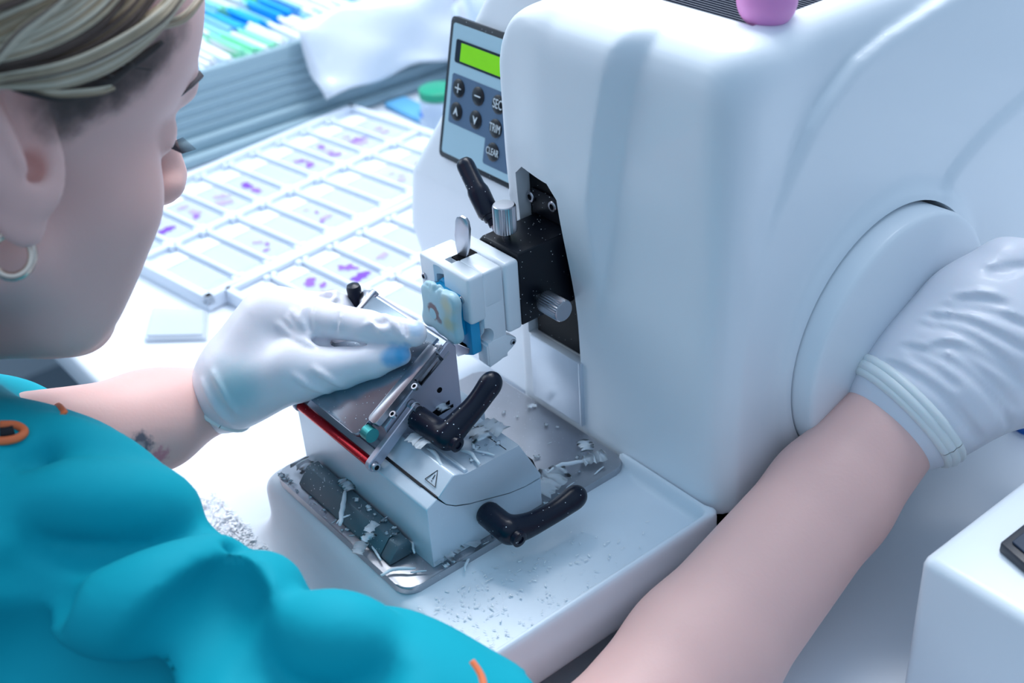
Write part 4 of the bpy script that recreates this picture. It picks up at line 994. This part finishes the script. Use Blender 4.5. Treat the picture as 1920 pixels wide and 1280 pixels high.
# right ear (towards the camera) and left ear
for s_ in (-1, 1):
    he(HD, (-6, 70*s_, 6), (17, 9, 31), .006); he(HD, (0, 77*s_, -20), (9, 6, 13), .005)
    he(HD, (-3, 80*s_, 8), (9, 7, 18), .004, 's'); he(HD, (0, 79*s_, -2), (5, 7, 6), .003, 's')
    he(HD, (-9, 76*s_, 8), (3, 4, 17), .003)
v1, q1 = HD.mesh(.0021); v1 = np_smooth(v1, q1, 1, .4)
# arms (skin): left forearm behind the knife holder, right forearm in front
AR = Field()
AR.cone(at(405, 748, .705), at(285, 782, .69), rpx(64, .705), rpx(76, .69), .02)
AR.cone(at(285, 782, .69), at(60, 832, .64), rpx(76, .69), rpx(100, .64), .02)
AR.cone(at(300, 815, .68), at(200, 830, .66), rpx(50, .68), rpx(60, .66), .02)
AR.cone(at(1682, 786, .655), at(1556, 932, .645), rpx(98, .655), rpx(116, .645), .008)
AR.cone(at(1556, 932, .645), at(1312, 1232, .61), rpx(116, .645), rpx(142, .61), .008)
AR.cone(at(1312, 1232, .61), at(1080, 1530, .56), rpx(142, .61), rpx(165, .56), .01)
AR.cone(at(1080, 1530, .56), at(800, 1500, .53), rpx(165, .56), rpx(170, .53), .03)
v2, q2 = AR.mesh(.0028); v2 = np_smooth(v2, q2, 1, .4)
# hidden torso core joining head and arms
TC = Field()
TC.cone(hp(-62, 4, -150), at(60, 1080, .70), hr(52), .07, .03); TC.cone(at(60, 1080, .70), at(60, 1500, .67), .09, .10, .03)
TC.cone(at(20, 1010, .60), at(400, 1300, .545), .030, .030, .01); TC.cone(at(400, 1300, .545), at(800, 1500, .53), .030, .036, .01); TC.cone(at(-160, 870, .70), at(60, 836, .66), .034, .030, .01)
v3, q3 = TC.mesh(.006)
tat = []
TP, ok = AR.hit([(262, 838), (300, 856), (246, 850)], t0=.4)
paint_patches(M_SKIN, [(TP[1], .0015, .0080, (196, 74, 110), .6, .010, 320), (TP[0], .0050, .0095, (36, 66, 88), .85, .008, 240), (TP[0], .0020, .0040, (176, 160, 160), .9, .003, 300), (TP[0], .0002, .0018, (36, 66, 88), .8, .002, 300)])
RP, ok = HD.hit([(115, 190), (165, 178), (215, 158), (258, 128), (300, 92), (110, 235), (340, 60)], t0=.4)
paint_patches(M_SKIN, [(RP[i], .002, r_, (44, 32, 30), a_, .012, 90) for i, r_, a_ in ((0, .022, .9), (1, .022, .9), (2, .021, .9), (3, .020, .85), (4, .017, .8), (5, .016, .6), (6, .012, .5))])
person = link(np_mesh('person', [(v1, q1), (v2, q2), (v3, q3)]), 'person', M_SKIN, None, tuple(HO), smooth=180)
tag(person, 'person in teal scrubs and white gloves bending over the microtome, turning its handwheel', 'person')

# hair: cap plus swept locks
HR = Field()
he(HR, (-10, 0, 50), (104, 82, 86), .01)
he(HR, (-60, 0, 10), (50, 66, 60), .02)
hn = HB@np.array([-.62, 0, .785]); h0 = hp(62, 0, 84)
def hcut(X, Y, Z): return -((X-h0[0])*hn[0]+(Y-h0[1])*hn[1]+(Z-h0[2])*hn[2])
HR.fn((-1,)*3, (1,)*3, hcut, k=.012, op='i')
for s_ in (-1, 1): he(HR, (-6, 80*s_, 4), (20, 16, 34), .006, 's')
v, q = HR.mesh(.003); v = np_smooth(v, q, 2, .5)
M_HAIRD = mat('dark_root_hair', (44, 32, 28), .45, bump=.5, bscale=120, var=.3, vscale=40)
hair = link(np_mesh('hair', [(v, q)]), 'hair', mat('hair_honey', (150, 128, 100), .42, bump=.6, bscale=90, var=.35, vscale=70), person, smooth=180)
HH = Field(); HH.p = HD.p+HR.p[:2]
LQ = []
def lock(*a): LQ.append(a)
def build_locks():
    allp = []; idx = []
    for a in LQ:
        pp = spline([(x, y, 0) for x, y in a[0]], 6); idx.append((len(allp), len(pp))); allp += [(p[0], p[1]) for p in pp]
    PA, OK = HH.hit(allp, t0=.42, t1=.8, fallback=.53)
    for a, (i0, n0) in zip(LQ, idx):
        pix, r, m = a[:3]; lift, flat, n = (list(a[3:])+[.003, .35, 10][len(a)-3:])[:3]
        P, ok, pp = PA[i0:i0+n0], OK[i0:i0+n0], allp[i0:i0+n0]; good = np.where(ok)[0]
        if len(good) < 3: continue
        dz = np.array([np.dot(p-CAM, CF) for p in P]); dz = np.interp(np.arange(n0), good, dz[good]); dz = np.convolve(np.pad(dz, 4, 'edge'), np.ones(9)/9, 'valid')
        P = [at(pp[i][0], pp[i][1], dz[i]-lift) for i in range(n0)]
        bm = bmesh.new()
        b_tube(bm, P, [rpx(r, .54)*(.04+.96*max(0, math.sin(PI*(.04+.90*i/n0))))**.75 for i in range(n0)], n, flat=flat, up=tuple(CAM-P[n0//2]))
        finish(bm, 'hair_lock', m, hair, smooth=180)
ML = [mat('hair_ash_blond', (176, 158, 132), .4, bump=.6, bscale=90, var=.3, vscale=70), mat('hair_honey', (150, 128, 100), .42, bump=.6, bscale=90, var=.35, vscale=70), mat('hair_brown', (84, 64, 54), .45, bump=.6, bscale=90, var=.3, vscale=70), mat('hair_pale_blond', (206, 194, 172), .38, bump=.5, bscale=90, var=.2, vscale=70)]
locks = [([(345, -20), (285, 45), (200, 105), (100, 142), (-20, 152)], 26, 0, .004), ([(350, -30), (300, 30), (215, 85), (120, 125), (-10, 150)], 15, 3, .010),
         ([(300, -40), (235, 35), (150, 90), (60, 118), (-30, 125)], 28, 1, .006), ([(255, -40), (190, 30), (110, 78), (20, 108), (-40, 112)], 20, 2, .008),
         ([(225, -50), (150, 15), (80, 55), (0, 90), (-50, 100)], 26, 0, .008), ([(190, -50), (120, 0), (50, 35), (-20, 70), (-60, 80)], 22, 2, .010), ([(150, -50), (80, -10), (20, 15), (-40, 45)], 26, 1, .011),
         ([(110, -60), (40, -20), (-10, 0), (-60, 20)], 28, 0, .012), ([(165, -40), (100, 15), (40, 60), (0, 105), (-20, 130)], 8, 3, .016), ([(60, 168), (110, 176), (180, 172), (215, 165)], 7, 1, .003),
         ([(395, -25), (350, 30), (310, 45), (290, 50)], 9, 0, .003)]
hrn = random.Random(5)
for pix, r, mi, lf in locks:
    lock(pix, r, ML[mi], lf)
    for k in range(4 if r > 12 else 2):
        o_ = (k+.5)/4*2-1; o_ = o_*r*.8; jit = hrn.uniform(-3, 3)
        lock([(a+o_*.55+jit, b+o_*.8+jit*.5) for a, b in pix], max(3.0, r*hrn.uniform(.14, .26)), ML[(mi+hrn.choice((0, 1, 2, 3))) % 4], lf+.0035, .6, 8)
dark = [([(20, 165), (70, 172), (130, 176), (190, 158), (250, 118)], 13), ([(200, 150), (250, 118), (305, 78)], 8)]
for i in range(9):
    a = hrn.uniform(0, 1); x0_ = 55+215*a; y0_ = 172-58*a; dark.append(([(x0_-60, y0_-6), (x0_, y0_+hrn.uniform(0, 8)), (x0_+hrn.uniform(18, 50), y0_+hrn.uniform(2, 30)*(1-a*.7))], hrn.uniform(1.5, 3)))
for pix, r in dark: lock(pix, r, M_HAIRD, .0012, .35)
build_locks()
# eyebrow and lashes
M_BROW = mat('brow_hair', (46, 34, 44), .6)
P, ok = HD.hit([(a, b) for a, b in ((352, 186), (360, 172), (368, 160), (374, 150), (379, 142))], t0=.3)
bm = bmesh.new(); b_tube(bm, [hp(70, -47, 27), hp(78, -42, 33), hp(86, -34, 37), hp(91, -24, 37), hp(93, -14, 34)], [.0012, .0026, .0034, .0036, .002], 10, flat=.5); finish(bm, 'eyebrow', M_BROW, person)
bm = bmesh.new(); b_tube(bm, [hp(70, 47, 27), hp(78, 42, 33), hp(86, 34, 37), hp(91, 24, 37), hp(93, 14, 34)], [.0012, .0026, .0034, .0036, .002], 10, flat=.5); finish(bm, 'eyebrow', M_BROW, person)
for s_ in (-1, 1):
    bm = bmesh.new(); b_tube(bm, [hp(84, 20*s_, 6.5), hp(83, 31*s_, 8), hp(75, 42*s_, 7)], .0006, 6)
    for i in range(13):
        a = i/12; p = np.array([84-9*a, s_*(20+22*a), 7]); b_tube(bm, [hp(*p), hp(p[0]+6, p[1]+s_*2.0*a, p[2]-1.5), hp(p[0]+11, p[1]+s_*3.5*a, p[2]+1.5)], [.00035, .0003, .00012], 5)
    finish(bm, 'eyelashes', M_BROW, person)
# earring: thick gold-white hoop in the lobe
_P, _o = HD.hit([(45, 470)], t0=.3); ec = at(22, 478, float(np.dot(_P[0]-CAM, CF))-.010); bm = bmesh.new(); pts = []
e1 = CU*1.0; e2 = CR*.92+CF*.35
for i in range(29):
    a = 2*PI*i/28*.94; pts.append(ec+(e1*math.cos(a)*1.08+e2*math.sin(a))*rpx(36, .52))
b_tube(bm, pts, rpx(9, .52), 12); finish(bm, 'earring', mat('pale_gold', (226, 206, 190), .22, .85), person)

# scrubs
SC_ = Field()
SC_.cone(at(-160, 905, .60), at(40, 1012, .57), rpx(214, .6), rpx(236, .57), .03)
SC_.cone(at(40, 1012, .57), at(365, 1275, .535), rpx(236, .57), rpx(236, .535), .02)
SC_.cone(at(375, 1265, .535), at(470, 1385, .525), rpx(215, .535), rpx(240, .525), .015)
SC_.cone(at(470, 1385, .525), at(700, 1400, .52), rpx(236, .525), rpx(238, .52), .02)
SC_.cone(at(700, 1400, .52), at(925, 1478, .52), rpx(238, .52), rpx(228, .52), .02)
SC_.cone(at(-60, 1330, .68), at(-20, 1700, .66), .10, .13, .03)
SC_.cone(at(-160, 870, .70), at(10, 850, .66), .044, .040, .01)            # left sleeve behind
SC_.cone(at(-160, 880, .62), at(60, 1100, .62), .05, .052, .03)
SC_.ell(at(170, 925, .575), (.022, .022, .022), None, .02)
# cut the sleeve end with a plane across the arm
he_a, he_b = at(905, 1262, .50), at(1010, 1475, .52)
# folds: soft ridges and hollows following the cloth
def fold(pix, r, op, k, lift=0.0): return SC_.rid(pix, rpx(r*1.25, .52), lift=rpx(r*1.25, .52)*(.72 if op == 's' else -.78), k=k, op=op, fallback=.55)
new = []
new += fold([(70, 860), (130, 882), (190, 890), (250, 902)], 26, 's', .018, .004)
new += fold([(90, 1000), (160, 985), (240, 990), (330, 975)], 34, 's', .022, .006)
new += fold([(150, 1100), (260, 1060), (370, 1010)], 26, 's', .02, .004)
new += SC_.rid([(20, 1240), (120, 1240), (240, 1235), (360, 1200)], rpx(78, .52), lift=rpx(34, .52), k=.03, op='s', fallback=.55)
new += fold([(120, 1160), (230, 1150), (330, 1110), (420, 1050)], 30, 'u', .02, -.004)
new += fold([(60, 935), (150, 930), (260, 935), (340, 950)], 22, 'u', .018, -.004)
new += fold([(430, 1055), (470, 1066), (515, 1066)], 13, 's', .012, .003)
new += fold([(330, 1290), (400, 1200), (460, 1130), (520, 1090)], 26, 'u', .02)
new += fold([(250, 1290), (330, 1230), (400, 1160), (430, 1110)], 24, 's', .02)
new += fold([(500, 1245), (580, 1240), (690, 1260)], 20, 's', .024, .004)
new += fold([(560, 1180), (620, 1190), (700, 1190)], 24, 'u', .018, -.004)
new += fold([(20, 1080), (60, 1100), (90, 1120)], 20, 's', .016, .003)
new += fold([(95, 800), (160, 840), (230, 870), (300, 930)], 12, 'u', .014, -.002)
SC_.p += new
_hp = at(985, 1290, .52); _ha = at(1110, 1530, .55)-at(700, 1400, .52); _ha /= np.linalg.norm(_ha)
SC_.fn((-1,)*3, (1,)*3, lambda X, Y, Z: (X-_hp[0])*_ha[0]+(Y-_hp[1])*_ha[1]+(Z-_hp[2])*_ha[2], k=.003, op='i')
v, q = SC_.mesh(.0034); v = np_smooth(v, q, 2, .5)
# trim off everything beyond the hem and above the collar
hem_p = at(905, 1255, .52); ax_arm = at(1110, 1530, .55)-at(700, 1400, .52); ax_arm /= np.linalg.norm(ax_arm)
keep = ((v-hem_p)@ax_arm) < .1
colp = hp(-46, 0, -100); nd_ = hp(-62, 4, -150)-colp
keep &= ~((np.linalg.norm(v-colp, axis=1) < .058))
lsl_p = at(118, 800, .66); lax = at(285, 782, .69)-at(60, 832, .64); lax /= np.linalg.norm(lax)
km = keep[q].all(1)
scrub = link(np_mesh('scrub_top', [(v, q[km])]), 'scrub_top', M_SCRUB, person, smooth=180)
# orange trims: sleeve hem, collar point, shoulder tab, red pocket tag
def strip(F, pix, r, name, m, lift=.0006, flat=.5):
    pp = spline([(a, b, 0) for a, b in pix], 6); P, ok = F.hit([(a[0], a[1]) for a in pp], fallback=.53)
    P = [P[i] for i in range(len(P)) if ok[i]]
    if len(P) < 3: print('strip missed', name); return
    toc = [(CAM-p)/np.linalg.norm(CAM-p) for p in P]; bm = bmesh.new()
    b_tube(bm, [p+c*lift for p, c in zip(P, toc)], rpx(r, .53), 10, flat=flat, up=tuple(toc[0])); return finish(bm, name, m, scrub, smooth=180)
strip(SC_, [(884, 1240), (895, 1255), (903, 1270), (908, 1290)], 7, 'sleeve_hem_trim', M_TRIM)
strip(SC_, [(86, 748), (98, 752), (110, 762), (120, 774)], 8, 'shoulder_trim', M_TRIM)
strip(SC_, [(-20, 826), (10, 826), (35, 820), (46, 808), (30, 797), (0, 796)], 8, 'collar_trim', M_TRIM, .002)
strip(SC_, [(0, 812), (12, 811), (26, 808)], 11, 'collar_opening', SEAM, .003)
strip(SC_, [(388, 948), (400, 958), (412, 970), (420, 982)], 7, 'pocket_tag', mat('coral_tag', (232, 84, 70), .5), .001)

# ------------------------------------------------------------------ gloves
def glove(F, ridges, name, parent, h=.0014, m=None, extra=None, it=1):
    new = []
    for pix, r, op, k, lf in ridges: new += F.rid(pix, r, lift=lf, k=k, op=op, fallback=.65)
    F.p += new; v, q = F.mesh(h); v = np_smooth(v, q, it, .45)
    return link(np_mesh(name, [(v, q)]), name, m or M_GLOVE, parent, smooth=180)
def R_(r, t=.66): return rpx(r, t)
GL = Field()
def gp(px, py, t): return at(px, py, t)
# wrist, back of the hand, thenar
GL.cone(gp(412, 752, .703), gp(455, 690, .695), R_(62), R_(74), .012)
GL.cone(gp(455, 700, .695), gp(505, 598, .690), R_(72), R_(54), .014)
GL.cone(gp(440, 735, .690), gp(560, 690, .672), R_(64), R_(62), .016)
GL.cone(gp(500, 620, .690), gp(560, 600, .690), R_(58), R_(48), .014)
GL.cone(gp(560, 695, .672), gp(640, 690, .660), R_(58), R_(39), .004)
GL.cone(gp(640, 690, .660), gp(700, 677, .652), R_(39), R_(31), .002)            # thumb
GL.cone(gp(700, 677, .652), gp(752, 666, .645), R_(31), R_(19), .002)
# index finger
GL.cone(gp(520, 590, .688), gp(598, 600, .672), R_(46), R_(38), .010)
GL.cone(gp(598, 598, .672), gp(690, 612, .655), R_(36), R_(31), .002)
GL.cone(gp(690, 614, .655), gp(776, 625, .6435), R_(31), R_(25), .002)
# middle finger folded behind, ring and little finger curled under
GL.cone(gp(540, 580, .715), gp(630, 582, .705), R_(42), R_(35), .008)
GL.cone(gp(630, 582, .705), gp(646, 640, .692), R_(33), R_(28), .006)
GL.cone(gp(646, 640, .692), gp(700, 650, .676), R_(26), R_(22), .005)
GL.cone(gp(530, 600, .735), gp(612, 600, .735), R_(42), R_(34), .008)
GL.cone(gp(612, 600, .735), gp(628, 655, .72), R_(30), R_(27), .006); GL.cone(gp(628, 655, .72), gp(590, 662, .705), R_(26), R_(23), .005)
GL.cone(gp(515, 620, .755), gp(585, 625, .757), R_(40), R_(30), .008)
GL.cone(gp(585, 625, .757), gp(602, 668, .742), R_(27), R_(24), .006); GL.cone(gp(602, 668, .742), gp(570, 672, .728), R_(23), R_(20), .005)
for k_ in range(5):
    tt = .640+.012*k_; GL.cone(gp(590, 642, tt), gp(615, 646, tt), R_(11), R_(9), .0010, 's'); GL.cone(gp(615, 646, tt), gp(700, 645.5, tt), R_(9), R_(2.2), .0010, 's')
GL.cone(gp(630, 582, .712), gp(646, 640, .700), R_(30), R_(26), .004); GL.cone(gp(585, 625, .720), gp(600, 655, .715), R_(30), R_(28), .004)
# cuff roll
cuffc = gp(407, 748, .704); cax = gp(455, 690, .695)-gp(412, 752, .703)
t_ = rpx(1.0, .66)
rl = [([(578, 562), (568, 590), (574, 615), (588, 634)], 2.6, 'u', .002, .0003), ([(588, 560), (577, 590), (581, 618)], 3.2, 's', .003, .0006),
      ([(520, 606), (545, 625), (570, 640), (592, 652)], 2.2, 'u', .003, .0002), ([(540, 595), (560, 618), (580, 636)], 2.2, 'u', .003, .0002), ([(548, 582), (562, 600), (572, 618)], 2, 'u', .003, .0002),
      ([(641, 578), (638, 605), (633, 634)], 1.8, 'u', .002, .0003), ([(632, 585), (630, 610), (626, 632)], 2, 's', .002, .0004),
      ([(588, 690), (612, 705), (642, 722)], 2.4, 'u', .003, .0002), ([(550, 702), (580, 722), (618, 736)], 2.2, 'u', .003, .0001),
      ([(684, 612), (700, 604), (712, 612), (720, 622), (734, 612)], 2.2, 'u', .003, .0003), ([(715, 590), (735, 600), (752, 618), (768, 638)], 2.0, 'u', .003, .0002), ([(700, 600), (712, 606), (722, 603)], 2.2, 's', .002, .0004),
      ([(600, 552), (618, 552), (634, 548)], 2, 'u', .003, .0002), ([(598, 556), (620, 556), (632, 566)], 2, 's', .003, .0003), ([(632, 548), (626, 560), (618, 568)], 1.6, 'u', .002, .0002),
      ([(400, 696), (410, 718), (426, 748), (444, 775)], 1.6, 'u', .003, .0002),
      ([(380, 712), (392, 742), (412, 772), (436, 794)], 2.2, 'u', .003, .0002), ([(756, 606), (759, 618), (762, 630)], 1.4, 's', .002, .0004),
      ([(758, 652), (764, 655), (770, 656)], 1.2, 's', .001, .0003)]
rl = [(p, R_(r), op, k, (-.45*R_(r) if op == 'u' else lf+.0003)) for p, r, op, k, lf in rl]
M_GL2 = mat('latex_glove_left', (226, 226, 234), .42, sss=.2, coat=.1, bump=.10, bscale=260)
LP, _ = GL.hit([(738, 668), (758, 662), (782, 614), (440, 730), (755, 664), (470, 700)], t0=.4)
paint_patches(M_GL2, [(LP[0], .0035, .0095, (40, 158, 212), .80, .003, 220), (LP[1], .0030, .0065, (40, 158, 212), .75, .003, 220), (LP[2], .0025, .0058, (176, 206, 232), .7, .003, 200), (LP[3], .002, .024, (70, 186, 200), .5, .012, 60)])  # last blob paints the scrubs' teal reflection into the glove colour
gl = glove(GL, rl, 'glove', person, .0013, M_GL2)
gl['label'] = 'off-white latex glove on the left hand with a blue stain on the thumb'
# rolled cuff of the left glove
def ring_on(F, c, ax, r0, name, m, parent, rad, n=40, sc=1.0, off=0):
    """rolled edge laid round a limb at a cutting plane: marches outward from the limb axis to its skin"""
    d, s, t = frame(ax); P = []
    for i in range(n+1):
        a = 2*PI*i/n; dr = s*math.cos(a)+t*math.sin(a); rr = np.linspace(0, r0*2.0, 200); Q = c[None]+rr[:, None]*dr[None]; e = F.eval(Q); j = np.argmax(e > 0); P.append(c+dr*(rr[j]*sc+off))
    bm = bmesh.new(); b_tube(bm, P, rad, 10, caps=False); return finish(bm, name, m, parent, smooth=180)
# right hand on the crank
GR = Field()
def qp(px, py, t): return at(px, py, t)
GR.cone(qp(1700, 772, .655), qp(1760, 715, .655), R_(104), R_(112), .02)
GR.cone(qp(1760, 715, .655), qp(1860, 650, .655), R_(114), R_(118), .03)
GR.cone(qp(1850, 600, .655), qp(1935, 640, .660), R_(92), R_(96), .03)
GR.cone(qp(1850, 650, .665), qp(1960, 690, .67), R_(112), R_(92), .03)
GR.cone(qp(1845, 560, .650), qp(1888, 496, .648), R_(58), R_(42), .02)                # thumb side
GR.cone(qp(1888, 496, .648), qp(1945, 484, .650), R_(42), R_(34), .008)
for i, (yy, tt, ln) in enumerate(((560, .668, 60), (620, .672, 70), (685, .676, 66), (740, .680, 52))):
    GR.cone(qp(1950, yy, tt), qp(1950+ln, yy-6, tt+.004), R_(40), R_(36), .008)
    GR.cone(qp(1950+ln, yy-6, tt+.004), qp(1950+ln-4, yy+6, tt+.034), R_(35), R_(32), .005)
    GR.cone(qp(1950+ln-4, yy+6, tt+.034), qp(1950+ln-46, yy+8, tt+.046), R_(31), R_(28), .005)
rr_ = [([(1655, 670), (1700, 690), (1770, 740), (1830, 820)], 3.0), ([(1690, 640), (1750, 655), (1810, 690), (1870, 750), (1890, 790)], 3.2), ([(1725, 600), (1790, 610), (1850, 645), (1905, 690)], 2.8), ([(1740, 585), (1800, 590), (1870, 620), (1925, 650)], 2.8),
       ([(1770, 566), (1830, 568), (1890, 588), (1930, 606)], 2.6), ([(1745, 640), (1790, 640), (1850, 668), (1915, 712)], 2.4), ([(1700, 655), (1745, 680), (1790, 715)], 2.2), ([(1780, 640), (1850, 700), (1900, 755)], 2.4),
       ([(1785, 552), (1840, 550), (1880, 560)], 2.4), ([(1790, 760), (1815, 790), (1835, 815)], 2.2), ([(1850, 498), (1872, 500), (1895, 500)], 2.4)]
gr_ = [(p, R_(r), 'u', .003, -.35*R_(r)) for p, r in rr_]
gr_ += [([(a+5, b+9) for a, b in p], R_(r), 's', .004, .0008) for p, r in rr_]
gr_ += [([(1860, 505), (1890, 500), (1935, 498)], R_(3), 's', .004, .0004)]
g2 = glove(GR, gr_, 'glove', person, .0016, M_GLOVE)
g2['label'] = 'wrinkled white latex glove on the right hand gripping the handwheel'
ax_r = qp(1760, 715, .655)-qp(1682, 786, .655)
M_CUFF = mat('glove_rolled_cuff', (232, 236, 236), .4, sss=.2)
for k, (f, rd) in enumerate(((.0, .0030), (.10, .0036), (.22, .0030))):
    c = qp(1690, 781, .655)+ax_r*f
    ring_on(GR if k else GR, c, ax_r, .05, 'rolled_cuff', M_CUFF, g2, rd, off=-.0012)
c = gp(410, 752, .7035); ring_on(GL, c+cax*.02, cax, .04, 'rolled_cuff', M_CUFF, gl, .0016, off=-.0006)
# ------------------------------------------------------------------ light
w = bpy.data.worlds.new('world'); scn.world = w; w.use_nodes = True; nt = w.node_tree; bg = nt.nodes['Background']
tc = nt.nodes.new('ShaderNodeTexCoord'); sx = nt.nodes.new('ShaderNodeSeparateXYZ'); rp_ = nt.nodes.new('ShaderNodeValToRGB')
mr = nt.nodes.new('ShaderNodeMapRange'); mr.inputs['From Min'].default_value = -1; mr.inputs['From Max'].default_value = 1
nt.links.new(tc.outputs['Generated'], sx.inputs[0]); nt.links.new(sx.outputs['Z'], mr.inputs['Value']); nt.links.new(mr.outputs['Result'], rp_.inputs[0]); nt.links.new(rp_.outputs[0], bg.inputs[0])
rp_.color_ramp.elements[0].position = .32; rp_.color_ramp.elements[0].color = (.035, .08, .15, 1)
rp_.color_ramp.elements[1].position = .85; rp_.color_ramp.elements[1].color = (.53, .75, 1.0, 1)
bg.inputs[1].default_value = .68
def area(name, loc, to, size, energy, col, sy=None):
    l = bpy.data.lights.new(name, 'AREA'); l.shape = 'RECTANGLE'; l.size = size; l.size_y = sy or size; l.energy = energy; l.color = col
    o = bpy.data.objects.new(name, l); COL.objects.link(o); o.location = loc
    o.rotation_euler = (Vector(to)-Vector(loc)).to_track_quat('-Z', 'Y').to_euler(); return o
area('ceiling_lamp', (-.55, .75, 1.45), (-.2, .15, 0), 1.2, 24, (.955, .965, 1.0), .7)
area('window_light', (-1.3, -.3, 1.0), (-.3, .1, .1), .9, 7, (.84, .93, 1.0))
scn.view_settings.view_transform = 'Standard'; scn.view_settings.look = 'None'
scn.view_settings.exposure = 0.42; scn.view_settings.gamma = 1.0; scn.view_settings.use_curve_mapping = False
